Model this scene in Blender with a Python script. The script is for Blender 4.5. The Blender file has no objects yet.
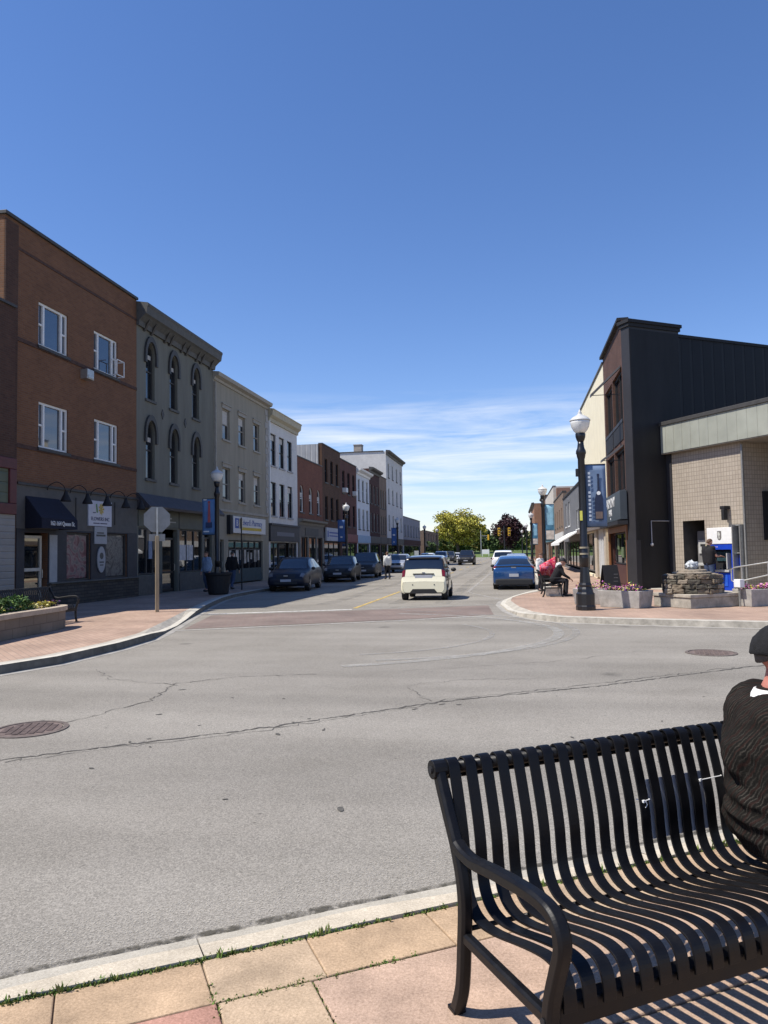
import bpy, bmesh, math, random
from mathutils import Vector, Matrix
random.seed(7)
R = math.radians
scene = bpy.context.scene
col = scene.collection

# ------------------------------------------------------------------ camera, sky, sun, exposure
PITCH, ROLL, HEAD, EYE = R(3.12), R(1.0), R(9.96), 1.7
cr, sr = math.cos(ROLL), math.sin(ROLL)
head = Vector((-math.sin(HEAD), math.cos(HEAD), 0)); right0 = Vector((math.cos(HEAD), math.sin(HEAD), 0)); z0v = Vector((0, 0, 1))
fwd = head*math.cos(PITCH) + z0v*math.sin(PITCH); up0 = z0v*math.cos(PITCH) - head*math.sin(PITCH)
cx, cy = right0*cr - up0*sr, right0*sr + up0*cr
cam = bpy.data.cameras.new('camera'); cam_o = bpy.data.objects.new('camera', cam); col.objects.link(cam_o)
m = Matrix((cx, cy, -fwd)).transposed().to_4x4(); m.translation = (0, 0, EYE)
cam_o.matrix_world = m
cam.sensor_fit = 'VERTICAL'; cam.sensor_height = 36; cam.lens = 740/1024*36
cam.clip_start = 0.05; cam.clip_end = 6000
scene.camera = cam_o

SUN_EL, SUN_AZ = R(58), R(-116)          # azimuth clockwise from +Y
sun = bpy.data.lights.new('sun', 'SUN'); sun.energy = 4.7; sun.angle = R(0.53); sun.color = (1, .94, .845)
sun_o = bpy.data.objects.new('sun', sun); col.objects.link(sun_o)
sd = Vector((math.sin(SUN_AZ)*math.cos(SUN_EL), math.cos(SUN_AZ)*math.cos(SUN_EL), math.sin(SUN_EL)))
sun_o.rotation_euler = (-sd).to_track_quat('-Z', 'Y').to_euler(); sun_o.location = (-30, -20, 60)

world = bpy.data.worlds.new('World'); scene.world = world; world.use_nodes = True
wn, wl = world.node_tree.nodes, world.node_tree.links
wn.clear()
wo = wn.new('ShaderNodeOutputWorld'); bg = wn.new('ShaderNodeBackground'); bg.inputs['Strength'].default_value = 0.104
sky = wn.new('ShaderNodeTexSky'); sky.sky_type = 'NISHITA'; sky.sun_disc = False
sky.sun_elevation = SUN_EL; sky.sun_rotation = SUN_AZ % (2*math.pi)
sky.altitude = 0; sky.air_density = 1.0; sky.dust_density = 0.1; sky.ozone_density = 2.0
tcw = wn.new('ShaderNodeTexCoord'); sep = wn.new('ShaderNodeSeparateXYZ'); wl.new(tcw.outputs['Generated'], sep.inputs[0])
mpw = wn.new('ShaderNodeMapping'); mpw.inputs['Scale'].default_value = (2.6, 2.6, 30); mpw.inputs['Rotation'].default_value = (R(2), R(-2), 0)
wl.new(tcw.outputs['Generated'], mpw.inputs[0])
nz = wn.new('ShaderNodeTexNoise'); nz.inputs['Scale'].default_value = 1.5; nz.inputs['Detail'].default_value = 9; nz.inputs['Roughness'].default_value = .62; nz.inputs['Distortion'].default_value = .5
wl.new(mpw.outputs[0], nz.inputs['Vector'])
cr1 = wn.new('ShaderNodeValToRGB'); cr1.color_ramp.elements[0].position = .41; cr1.color_ramp.elements[1].position = .70
wl.new(nz.outputs['Fac'], cr1.inputs[0])
band = wn.new('ShaderNodeValToRGB'); e = band.color_ramp.elements
e[0].position = 0.0; e[0].color = (.55, .55, .55, 1); e[1].position = .215; e[1].color = (0, 0, 0, 1)
for p, v in ((.07, .9), (.16, .8), (.195, .35)):
    q = e.new(p); q.color = (v, v, v, 1)
wl.new(sep.outputs['Z'], band.inputs[0])
mu = wn.new('ShaderNodeMath'); mu.operation = 'MULTIPLY'; wl.new(cr1.outputs[0], mu.inputs[0]); wl.new(band.outputs[0], mu.inputs[1])
mu2 = wn.new('ShaderNodeMath'); mu2.operation = 'MULTIPLY'; wl.new(mu.outputs[0], mu2.inputs[0]); mu2.inputs[1].default_value = .85
hs = wn.new('ShaderNodeHueSaturation'); hs.inputs['Saturation'].default_value = 1.17; wl.new(sky.outputs[0], hs.inputs['Color'])
wbal = wn.new('ShaderNodeMixRGB'); wbal.blend_type = 'MULTIPLY'; wbal.inputs[0].default_value = 1; wbal.inputs[2].default_value = (1.03, .995, 1.17, 1); wl.new(hs.outputs[0], wbal.inputs[1])   # daylight white balance
mxw = wn.new('ShaderNodeMixRGB'); mxw.inputs[2].default_value = (7.2, 7.5, 7.9, 1)
wl.new(mu2.outputs[0], mxw.inputs[0]); wl.new(wbal.outputs[0], mxw.inputs[1])
wl.new(mxw.outputs[0], bg.inputs['Color']); wl.new(bg.outputs[0], wo.inputs['Surface'])

scene.view_settings.view_transform = 'Standard'; scene.view_settings.look = 'None'
scene.view_settings.exposure = 0.45; scene.view_settings.gamma = 1
scene.render.engine = 'CYCLES'
scene.cycles.max_bounces = 5; scene.cycles.diffuse_bounces = 3; scene.cycles.glossy_bounces = 3; scene.cycles.transparent_max_bounces = 8
scene.cycles.use_denoising = True

# ------------------------------------------------------------------ helpers: materials
MATS = {}
def _bsdf(name):
    mt = bpy.data.materials.new(name); mt.use_nodes = True
    return mt, mt.node_tree.nodes, mt.node_tree.links, mt.node_tree.nodes['Principled BSDF']
def _tc(n, l, scale=(1, 1, 1)):
    t = n.new('ShaderNodeTexCoord'); mp = n.new('ShaderNodeMapping'); mp.inputs['Scale'].default_value = scale
    l.new(t.outputs['Object'], mp.inputs[0]); return mp.outputs[0]
def _ramp(n, l, src, stops):
    r = n.new('ShaderNodeValToRGB'); el = r.color_ramp.elements
    while len(el) < len(stops): el.new(.5)
    for i, (p, c) in enumerate(stops):
        el[i].position = p; el[i].color = (*c, 1) if len(c) == 3 else c
    l.new(src, r.inputs[0]); return r.outputs[0]
def pm(name, c, rough=.75, var=.18, scale=6, metallic=0, bump=0, bscale=60, spec=.4, coat=0, stretch=(1, 1, 1), ior=None, detail=6):
    """painted or plain material: base colour broken up by two noises, optional bump"""
    if name in MATS: return MATS[name]
    mt, n, l, b = _bsdf(name)
    v = _tc(n, l, stretch)
    nzz = n.new('ShaderNodeTexNoise'); nzz.inputs['Scale'].default_value = scale; nzz.inputs['Detail'].default_value = detail; nzz.inputs['Roughness'].default_value = .65
    l.new(v, nzz.inputs['Vector'])
    lo = tuple(x*(1-var) for x in c); hi = tuple(min(1, x*(1+var)) for x in c)
    l.new(_ramp(n, l, nzz.outputs['Fac'], [(.32, lo), (.68, hi)]), b.inputs['Base Color'])
    b.inputs['Roughness'].default_value = rough; b.inputs['Metallic'].default_value = metallic
    b.inputs['Specular IOR Level'].default_value = spec
    if ior: b.inputs['IOR'].default_value = ior
    if coat: b.inputs['Coat Weight'].default_value = coat; b.inputs['Coat Roughness'].default_value = .06
    if bump:
        n2 = n.new('ShaderNodeTexNoise'); n2.inputs['Scale'].default_value = bscale; n2.inputs['Detail'].default_value = 4
        l.new(v, n2.inputs['Vector'])
        bp = n.new('ShaderNodeBump'); bp.inputs['Strength'].default_value = bump; bp.inputs['Distance'].default_value = .01
        l.new(n2.outputs['Fac'], bp.inputs['Height']); l.new(bp.outputs[0], b.inputs['Normal'])
    MATS[name] = mt; return mt
def brick(name, c1, c2, mortar, bw=.21, bh=.068, ms=.008, rough=.85, var=.35, offset=.5, stain=.25):
    """brickwork or tile on axis-aligned walls: u = x + y, v = z"""
    if name in MATS: return MATS[name]
    mt, n, l, b = _bsdf(name)
    t = n.new('ShaderNodeTexCoord'); s = n.new('ShaderNodeSeparateXYZ'); l.new(t.outputs['Object'], s.inputs[0])
    ad = n.new('ShaderNodeMath'); l.new(s.outputs[0], ad.inputs[0]); l.new(s.outputs[1], ad.inputs[1])
    cb = n.new('ShaderNodeCombineXYZ'); l.new(ad.outputs[0], cb.inputs[0]); l.new(s.outputs[2], cb.inputs[1])
    bt = n.new('ShaderNodeTexBrick'); bt.offset = offset
    bt.inputs['Scale'].default_value = 1; bt.inputs['Brick Width'].default_value = bw; bt.inputs['Row Height'].default_value = bh
    bt.inputs['Mortar Size'].default_value = ms; bt.inputs['Mortar Smooth'].default_value = .2
    bt.inputs['Color1'].default_value = (*c1, 1); bt.inputs['Color2'].default_value = (*c2, 1); bt.inputs['Mortar'].default_value = (*mortar, 1)
    l.new(cb.outputs[0], bt.inputs['Vector'])
    nzz = n.new('ShaderNodeTexNoise'); nzz.inputs['Scale'].default_value = .9; nzz.inputs['Detail'].default_value = 8; nzz.inputs['Roughness'].default_value = .7
    l.new(t.outputs['Object'], nzz.inputs['Vector'])
    rp = _ramp(n, l, nzz.outputs['Fac'], [(.3, (1-stain,)*3), (.7, (1+stain*.3,)*3)])
    mx = n.new('ShaderNodeMixRGB'); mx.blend_type = 'MULTIPLY'; mx.inputs[0].default_value = 1
    l.new(bt.outputs['Color'], mx.inputs[1]); l.new(rp, mx.inputs[2]); l.new(mx.outputs[0], b.inputs['Base Color'])
    b.inputs['Roughness'].default_value = rough; b.inputs['Specular IOR Level'].default_value = .25
    bp = n.new('ShaderNodeBump'); bp.inputs['Strength'].default_value = .5; bp.inputs['Distance'].default_value = .006; bp.invert = True
    l.new(bt.outputs['Fac'], bp.inputs['Height']); l.new(bp.outputs[0], b.inputs['Normal'])
    MATS[name] = mt; return mt
def ribbed(name, c, pitch=.2, rough=.5, metallic=.0, var=.12, depth=.02, axis='h'):
    """sheet siding with vertical ribs (axis h) or lapped boards (axis v)"""
    if name in MATS: return MATS[name]
    mt, n, l, b = _bsdf(name)
    t = n.new('ShaderNodeTexCoord'); s = n.new('ShaderNodeSeparateXYZ'); l.new(t.outputs['Object'], s.inputs[0])
    if axis == 'h':
        ad = n.new('ShaderNodeMath'); l.new(s.outputs[0], ad.inputs[0]); l.new(s.outputs[1], ad.inputs[1]); src = ad.outputs[0]
    else: src = s.outputs[2]
    dv = n.new('ShaderNodeMath'); dv.operation = 'DIVIDE'; l.new(src, dv.inputs[0]); dv.inputs[1].default_value = pitch
    fr = n.new('ShaderNodeMath'); fr.operation = 'FRACT'; l.new(dv.outputs[0], fr.inputs[0])
    rp = _ramp(n, l, fr.outputs[0], [(0, (0, 0, 0)), (.08, (1, 1, 1)), (.8, (1, 1, 1)), (1, (0.1, .1, .1))])
    nzz = n.new('ShaderNodeTexNoise'); nzz.inputs['Scale'].default_value = 1.4; nzz.inputs['Detail'].default_value = 7
    l.new(t.outputs['Object'], nzz.inputs['Vector'])
    l.new(_ramp(n, l, nzz.outputs['Fac'], [(.3, tuple(x*(1-var) for x in c)), (.7, tuple(min(1, x*(1+var)) for x in c))]), b.inputs['Base Color'])
    b.inputs['Roughness'].default_value = rough; b.inputs['Metallic'].default_value = metallic; b.inputs['Specular IOR Level'].default_value = .3
    bp = n.new('ShaderNodeBump'); bp.inputs['Strength'].default_value = 1; bp.inputs['Distance'].default_value = depth
    l.new(rp, bp.inputs['Height']); l.new(bp.outputs[0], b.inputs['Normal'])
    MATS[name] = mt; return mt
def emissive(name, c, s):
    mt, n, l, b = _bsdf(name); b.inputs['Base Color'].default_value = (*c, 1)
    b.inputs['Emission Color'].default_value = (*c, 1); b.inputs['Emission Strength'].default_value = s
    MATS[name] = mt; return mt
def glassy(name, c, rough=.03, ior=1.7):
    return pm(name, c, rough, .15, 3, spec=.6, ior=ior)
def clear_glass(name, tint, alpha):
    mt, n, l, b = _bsdf(name)
    b.inputs['Base Color'].default_value = (*tint, 1); b.inputs['Roughness'].default_value = .08; b.inputs['Alpha'].default_value = alpha
    b.inputs['Specular IOR Level'].default_value = .7
    MATS[name] = mt; return mt

# ------------------------------------------------------------------ helpers: meshes
class MB:
    def __init__(s): s.v, s.f, s.m = [], [], []
    def add(s, vs, fs, mi=0):
        o = len(s.v); s.v += [tuple(p) for p in vs]
        for f in fs: s.f.append(tuple(i+o for i in f)); s.m.append(mi)
        return s
    def quad(s, a, b, c, d, mi=0): return s.add([a, b, c, d], [(0, 1, 2, 3)], mi)
    def poly(s, pts, mi=0): return s.add(pts, [tuple(range(len(pts)))], mi)
    def box(s, x0, x1, y0, y1, z0, z1, mi=0):
        return s.add([(x0, y0, z0), (x1, y0, z0), (x1, y1, z0), (x0, y1, z0), (x0, y0, z1), (x1, y0, z1), (x1, y1, z1), (x0, y1, z1)],
                     [(0, 3, 2, 1), (4, 5, 6, 7), (0, 1, 5, 4), (1, 2, 6, 5), (2, 3, 7, 6), (3, 0, 4, 7)], mi)
    def bar(s, a, b, w, h, up=(0, 0, 1), mi=0):
        a, b = Vector(a), Vector(b); d = (b-a).normalized(); sd_ = d.cross(Vector(up))
        if sd_.length < 1e-4: sd_ = d.cross(Vector((1, 0, 0)))
        sd_.normalize(); u = sd_.cross(d)
        P = [p + sd_*(i*w/2) + u*(j*h/2) for p in (a, b) for i, j in ((-1, -1), (1, -1), (1, 1), (-1, 1))]
        return s.add(P, [(0, 1, 2, 3), (7, 6, 5, 4), (0, 4, 5, 1), (1, 5, 6, 2), (2, 6, 7, 3), (3, 7, 4, 0)], mi)
    def prism(s, pts, d, mi=0):
        """polygon (3-D points) extruded by vector d"""
        n = len(pts); d = Vector(d); P = [Vector(p) for p in pts]; Q = [p+d for p in P]
        return s.add(P+Q, [tuple(range(n))[::-1], tuple(range(n, 2*n))] + [(i, (i+1) % n, n+(i+1) % n, n+i) for i in range(n)], mi)
    def tube(s, pts, r, n=8, mi=0):
        P = [Vector(p) for p in pts]; rs = r if hasattr(r, '__len__') else [r]*len(P)
        vs, fs = [], []; ref = None
        for i, p in enumerate(P):
            t = (P[min(i+1, len(P)-1)] - P[max(i-1, 0)]).normalized()
            if ref is None: ref = Vector((0, 0, 1)) if abs(t.z) < .9 else Vector((1, 0, 0))
            a = t.cross(ref).normalized(); b = a.cross(t); ref = b
            vs += [p + (a*math.cos(2*math.pi*k/n) + b*math.sin(2*math.pi*k/n))*rs[i] for k in range(n)]
        for i in range(len(P)-1):
            for k in range(n): fs.append((i*n+k, i*n+(k+1) % n, (i+1)*n+(k+1) % n, (i+1)*n+k))
        fs += [tuple(range(n))[::-1], tuple((len(P)-1)*n+k for k in range(n))]
        return s.add(vs, fs, mi)
    def lathe(s, prof, c=(0, 0, 0), n=20, mi=0, sx=1, sy=1):
        vs, fs = [], []
        for r, z in prof:
            vs += [(c[0]+r*sx*math.cos(2*math.pi*k/n), c[1]+r*sy*math.sin(2*math.pi*k/n), c[2]+z) for k in range(n)]
        for i in range(len(prof)-1):
            for k in range(n): fs.append((i*n+k, i*n+(k+1) % n, (i+1)*n+(k+1) % n, (i+1)*n+k))
        fs += [tuple(range(n))[::-1], tuple((len(prof)-1)*n+k for k in range(n))]
        return s.add(vs, fs, mi)
    def ball(s, c, r, n=10, k=7, mi=0):
        r = r if hasattr(r, '__len__') else (r, r, r)
        prof = [(math.sin(math.pi*i/k), -math.cos(math.pi*i/k)) for i in range(k+1)]
        vs, fs = [], []
        for pr, pz in prof[1:-1]:
            vs += [(c[0]+r[0]*pr*math.cos(2*math.pi*j/n), c[1]+r[1]*pr*math.sin(2*math.pi*j/n), c[2]+r[2]*pz) for j in range(n)]
        for i in range(k-2):
            for j in range(n): fs.append((i*n+j, i*n+(j+1) % n, (i+1)*n+(j+1) % n, (i+1)*n+j))
        b = len(vs); vs += [(c[0], c[1], c[2]-r[2]), (c[0], c[1], c[2]+r[2])]
        for j in range(n): fs.append((b, (j+1) % n, j)); fs.append((b+1, (k-2)*n+j, (k-2)*n+(j+1) % n))
        return s.add(vs, fs, mi)
    def capsule(s, a, b, ra, rb, n=12):
        a, b = Vector(a), Vector(b); d = b-a
        if d.length < 1e-5: return s.ball(a, ra)
        d.normalize(); P, rs = [], []
        for k in range(5): t = math.pi/2*(1-k/4); P.append(a - d*ra*math.sin(t)); rs.append(max(ra*math.cos(t), ra*.02))
        for k in range(5): t = math.pi/2*k/4; P.append(b + d*rb*math.sin(t)); rs.append(max(rb*math.cos(t), rb*.02))
        return s.tube(P, rs, n)
    def build(s, name, mats, parent=None, loc=None, rotz=0, smooth=False, bevel=0, recalc=True):
        me = bpy.data.meshes.new(name); me.from_pydata(s.v, [], s.f)
        mats = mats if isinstance(mats, (list, tuple)) else [mats]
        for q in mats: me.materials.append(q)
        me.polygons.foreach_set('material_index', s.m)
        if smooth: me.polygons.foreach_set('use_smooth', [True]*len(s.f))
        if recalc:
            bm = bmesh.new(); bm.from_mesh(me); bmesh.ops.recalc_face_normals(bm, faces=bm.faces); bm.to_mesh(me); bm.free()
        me.update()
        o = bpy.data.objects.new(name, me); col.objects.link(o)
        if parent: o.parent = parent
        if loc: o.location = loc
        if rotz: o.rotation_euler.z = rotz
        if bevel:
            bv = o.modifiers.new('bevel', 'BEVEL'); bv.width = bevel; bv.segments = 2; bv.limit_method = 'ANGLE'
        return o
def sheet(nu, nv, f):
    g = MB(); g.add([f(i/nu, j/nv) for i in range(nu+1) for j in range(nv+1)], [(i*(nv+1)+j, i*(nv+1)+j+1, (i+1)*(nv+1)+j+1, (i+1)*(nv+1)+j) for i in range(nu) for j in range(nv)]); return g
def tag(o, label=None, cat=None, group=None, kind=None):
    if label: o['label'] = label
    if cat: o['category'] = cat
    if group: o['group'] = group
    if kind: o['kind'] = kind
    return o
def empty(name, loc, rotz=0, label=None, cat=None, group=None):
    o = bpy.data.objects.new(name, None); col.objects.link(o); o.location = loc; o.rotation_euler.z = rotz; o.empty_display_size = .2
    return tag(o, label, cat, group)
def copy_tree(o, parent=None):
    c = o.copy(); col.objects.link(c)
    if parent: c.parent = parent
    for ch in KIDS(o): copy_tree(ch, c)
    return c
def KIDS(o): return [x for x in bpy.data.objects if x.parent == o]
def text(body, size, mat, parent, loc, rot=(R(90), 0, 0), depth=.004, align='CENTER', sx=1.0, name='lettering'):
    cu = bpy.data.curves.new(name, 'FONT'); cu.body = body; cu.size = size; cu.extrude = depth; cu.align_x = align; cu.align_y = 'CENTER'; cu.resolution_u = 3
    o = bpy.data.objects.new(name, cu); col.objects.link(o); cu.materials.append(mat)
    me = bpy.data.meshes.new_from_object(o.evaluated_get(bpy.context.evaluated_depsgraph_get())); bpy.data.objects.remove(o); bpy.data.curves.remove(cu)
    o = bpy.data.objects.new(name, me); col.objects.link(o); o.parent = parent; o.location = loc; o.rotation_euler = rot; o.scale.x = sx
    return o
def crv(P, n):
    """Catmull-Rom through P, n samples a span"""
    P = [Vector(p) for p in P]; out = []
    for i in range(len(P)-1):
        a, b, c, d = P[max(i-1, 0)], P[i], P[i+1], P[min(i+2, len(P)-1)]
        for k in range(n):
            t = k/n; out.append(.5*((2*b) + (c-a)*t + (2*a-5*b+4*c-d)*t*t + (3*b-a-3*c+d)*t**3))
    return out + [P[-1]]

# ------------------------------------------------------------------ shared materials
K = dict(
 concrete=pm('concrete', (.38, .35, .295), .9, .22, 3, bump=.3), kerbc=pm('kerb_concrete', (.50, .47, .40), .9, .2, 5, bump=.35, bscale=90),
 planter=pm('planter_concrete', (.36, .34, .31), .9, .25, 5, bump=.4), black=pm('black_paint', (.012, .012, .014), .32, .25, 20, spec=.5),
 blackmat=pm('black_matt', (.014, .014, .016), .7, .2, 12), white=pm('white_paint', (.72, .72, .70), .5, .06, 8),
 cream=pm('cream_paint', (.74, .66, .44), .6, .06, 3), dark=glassy('dark_glass', (.012, .015, .02)), blueglass=glassy('blue_glass', (.03, .045, .07), .02, 2.0),
 shop=glassy('shop_glass', (.01, .012, .014), .02, 2.1), curtain=pm('curtain_cloth', (.5, .48, .44), .9, .12, 9),
 roof=pm('flat_roof', (.09, .085, .08), .95, .2, 3), navy=pm('navy_canvas', (.012, .014, .028), .9, .2, 10), grey=pm('grey_paint', (.17, .165, .155), .7, .14, 3),
 steel=pm('galvanised_steel', (.42, .42, .40), .4, .15, 14, metallic=.7), green=pm('weathered_green', (.15, .17, .13), .6, .2, 3),
 wood=pm('varnished_wood', (.24, .10, .035), .5, .3, 4, stretch=(1, 1, .2)), rubber=pm('tyre_rubber', (.018, .018, .018), .9, .2, 20), rim=pm('alloy_rim', (.35, .35, .36), .35, .1, 20, metallic=.8),
 soil=pm('planter_soil', (.05, .035, .025), .95, .4, 20), leaf=pm('leaf_green', (.045, .10, .022), .7, .5, 4), leaf2=pm('leaf_light', (.10, .17, .035), .7, .4, 4),
 skin=pm('skin', (.45, .25, .18), .55, .12, 20), hair=pm('dark_hair', (.03, .022, .018), .6, .3, 60), denim=pm('denim', (.045, .07, .13), .9, .3, 20),
)

# ------------------------------------------------------------------ ground, roads, pavements
C = Vector((.848, .530, 0)); N = Vector((.530, -.848, 0))     # along the near kerb / towards the photographer
KB = Vector((-.42, 3.82, 0))                                    # a point of the near kerb's road edge
def kp(s, o, z=0): v = KB + C*s + N*o; return (v.x, v.y, z)

def asphalt():
    mt, n, l, b = _bsdf('asphalt')
    v = _tc(n, l)
    def noise(sc, det=6, ro=.6):
        q = n.new('ShaderNodeTexNoise'); q.inputs['Scale'].default_value = sc; q.inputs['Detail'].default_value = det; q.inputs['Roughness'].default_value = ro
        l.new(v, q.inputs['Vector']); return q.outputs['Fac']
    base = _ramp(n, l, noise(.35, 8, .65), [(.3, (.198, .181, .153)), (.5, (.238, .219, .188)), (.72, (.270, .250, .216))])
    fine = _ramp(n, l, noise(48, 7, .8), [(.3, (.80,)*3), (.5, (1,)*3), (.70, (1.18,)*3)])
    m1 = n.new('ShaderNodeMixRGB'); m1.blend_type = 'MULTIPLY'; m1.inputs[0].default_value = 1; l.new(base, m1.inputs[1]); l.new(fine, m1.inputs[2])
    vo = n.new('ShaderNodeTexVoronoi'); vo.inputs['Scale'].default_value = 7; l.new(v, vo.inputs['Vector'])
    pit = _ramp(n, l, vo.outputs['Distance'], [(.04, (.35,)*3), (.12, (1,)*3)])
    nm = _ramp(n, l, noise(1.3, 3), [(.50, (0, 0, 0)), (.60, (.85, .85, .85))])
    m2 = n.new('ShaderNodeMixRGB'); m2.blend_type = 'MULTIPLY'; l.new(nm, m2.inputs[0]); l.new(m1.outputs[0], m2.inputs[1]); l.new(pit, m2.inputs[2])
    vs = n.new('ShaderNodeTexVoronoi'); vs.inputs['Scale'].default_value = 130; l.new(v, vs.inputs['Vector'])
    st = _ramp(n, l, vs.outputs['Color'], [(.1, (.7,)*3), (.9, (1.3,)*3)])
    m3 = n.new('ShaderNodeMixRGB'); m3.blend_type = 'MULTIPLY'; m3.inputs[0].default_value = 1; l.new(m2.outputs[0], m3.inputs[1]); l.new(st, m3.inputs[2])
    mp = n.new('ShaderNodeMapping'); mp.inputs['Rotation'].default_value = (0, 0, R(-32)); mp.inputs['Scale'].default_value = (.05, .75, 1); tcc = n.new('ShaderNodeTexCoord'); l.new(tcc.outputs['Object'], mp.inputs[0])
    ln = n.new('ShaderNodeTexNoise'); ln.inputs['Scale'].default_value = 1; ln.inputs['Detail'].default_value = 5; l.new(mp.outputs[0], ln.inputs['Vector'])        # worn lanes along the cross street
    m4 = n.new('ShaderNodeMixRGB'); m4.blend_type = 'MULTIPLY'; m4.inputs[0].default_value = 1; l.new(m3.outputs[0], m4.inputs[1]); l.new(_ramp(n, l, ln.outputs['Fac'], [(.36, (.88,)*3), (.62, (1.09,)*3)]), m4.inputs[2])
    v2 = n.new('ShaderNodeTexVoronoi'); v2.inputs['Scale'].default_value = .55; v2.inputs['Randomness'].default_value = 1; nd_ = n.new('ShaderNodeTexNoise'); nd_.inputs['Scale'].default_value = 3; l.new(v, nd_.inputs['Vector'])
    va = n.new('ShaderNodeVectorMath'); va.operation = 'MULTIPLY_ADD'; l.new(nd_.outputs['Color'], va.inputs[0]); va.inputs[1].default_value = (.25, .25, 0); l.new(v, va.inputs[2]); l.new(va.outputs[0], v2.inputs['Vector'])
    m5 = n.new('ShaderNodeMixRGB'); m5.blend_type = 'MULTIPLY'; m5.inputs[0].default_value = 1; l.new(m4.outputs[0], m5.inputs[1]); l.new(_ramp(n, l, v2.outputs['Distance'], [(.03, (.62,)*3), (.10, (1,)*3)]), m5.inputs[2])
    l.new(m5.outputs[0], b.inputs['Base Color']); b.inputs['Roughness'].default_value = .88; b.inputs['Specular IOR Level'].default_value = .25
    bp = n.new('ShaderNodeBump'); bp.inputs['Strength'].default_value = .5; bp.inputs['Distance'].default_value = .006
    l.new(noise(110, 3), bp.inputs['Height']); l.new(bp.outputs[0], b.inputs['Normal'])
    return mt
MATS['asphalt'] = asphalt()
def worn(name, c, thr=.5, soft=.12, scale=9, rough=.85):
    """a worn marking: its colour with holes where the road shows through"""
    mt, n, l, b = _bsdf(name); v = _tc(n, l)
    q = n.new('ShaderNodeTexNoise'); q.inputs['Scale'].default_value = scale; q.inputs['Detail'].default_value = 8; q.inputs['Roughness'].default_value = .7; l.new(v, q.inputs['Vector'])
    b.inputs['Base Color'].default_value = (*c, 1); b.inputs['Roughness'].default_value = rough
    l.new(_ramp(n, l, q.outputs['Fac'], [(thr-soft, (0, 0, 0)), (thr+soft, (1, 1, 1))]), b.inputs['Alpha'])
    MATS[name] = mt; return mt

g = MB(); S = 3000
g.quad((-S, -S, -.04), (S, -S, -.04), (S, S, -.04), (-S, S, -.04)).build('ground', pm('earth', (.12, .13, .06), .95, .3, .2))['kind'] = 'structure'
g = MB(); g.quad((-70, -45, 0), (70, -45, 0), (70, 174, 0), (-70, 174, 0)); tag(g.build('road', MATS['asphalt']), kind='structure')

def lawn():
    g = MB(); n = 24; ys = [174, 178, 184, 195, 215, 260]; zs = [.05, .5, .9, 1.3, 1.6, 1.7]
    for i in range(len(ys)-1):
        for k in range(n):
            x0, x1 = -120+10*k, -110+10*k
            g.quad((x0, ys[i], zs[i]), (x1, ys[i], zs[i]), (x1, ys[i+1], zs[i+1]), (x0, ys[i+1], zs[i+1]))
    g.quad((-120, 174, -.02), (120, 174, -.02), (120, 174, .05), (-120, 174, .05))
    return g.build('lawn', pm('lawn_grass', (.10, .145, .04), .95, .3, .6))
tag(lawn(), kind='structure')
g = MB(); g.box(-60, 60, 172.6, 173.99, 0, .14); tag(g.build('far_kerb', K['kerbc']), kind='structure')

pave = brick('paver_brick', (.42, .245, .165), (.35, .20, .135), (.24, .17, .12), .2, .1, .006, var=.2, stain=.3)
def paving(name, c1, c2, mort, bw, bh, rot):
    mt, n, l, b = _bsdf(name)
    t = n.new('ShaderNodeTexCoord'); mp = n.new('ShaderNodeMapping'); mp.inputs['Rotation'].default_value = (0, 0, rot); l.new(t.outputs['Object'], mp.inputs[0])
    bt = n.new('ShaderNodeTexBrick'); bt.inputs['Scale'].default_value = 1; bt.inputs['Brick Width'].default_value = bw; bt.inputs['Row Height'].default_value = bh; bt.inputs['Mortar Size'].default_value = .006
    bt.inputs['Color1'].default_value = (*c1, 1); bt.inputs['Color2'].default_value = (*c2, 1); bt.inputs['Mortar'].default_value = (*mort, 1); l.new(mp.outputs[0], bt.inputs['Vector'])
    q = n.new('ShaderNodeTexNoise'); q.inputs['Scale'].default_value = .8; q.inputs['Detail'].default_value = 7; l.new(t.outputs['Object'], q.inputs['Vector'])
    mx = n.new('ShaderNodeMixRGB'); mx.blend_type = 'MULTIPLY'; mx.inputs[0].default_value = 1
    l.new(bt.outputs['Color'], mx.inputs[1]); l.new(_ramp(n, l, q.outputs['Fac'], [(.3, (.75,)*3), (.7, (1.15,)*3)]), mx.inputs[2])
    l.new(mx.outputs[0], b.inputs['Base Color']); b.inputs['Roughness'].default_value = .9
    MATS[name] = mt; return mt
pav_l = paving('sidewalk_pavers', (.39, .27, .20), (.335, .225, .165), (.24, .18, .14), .22, .11, R(45))
pav_x = paving('crosswalk_pavers', (.20, .148, .125), (.175, .128, .108), (.21, .185, .16), .22, .11, R(27))

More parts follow.
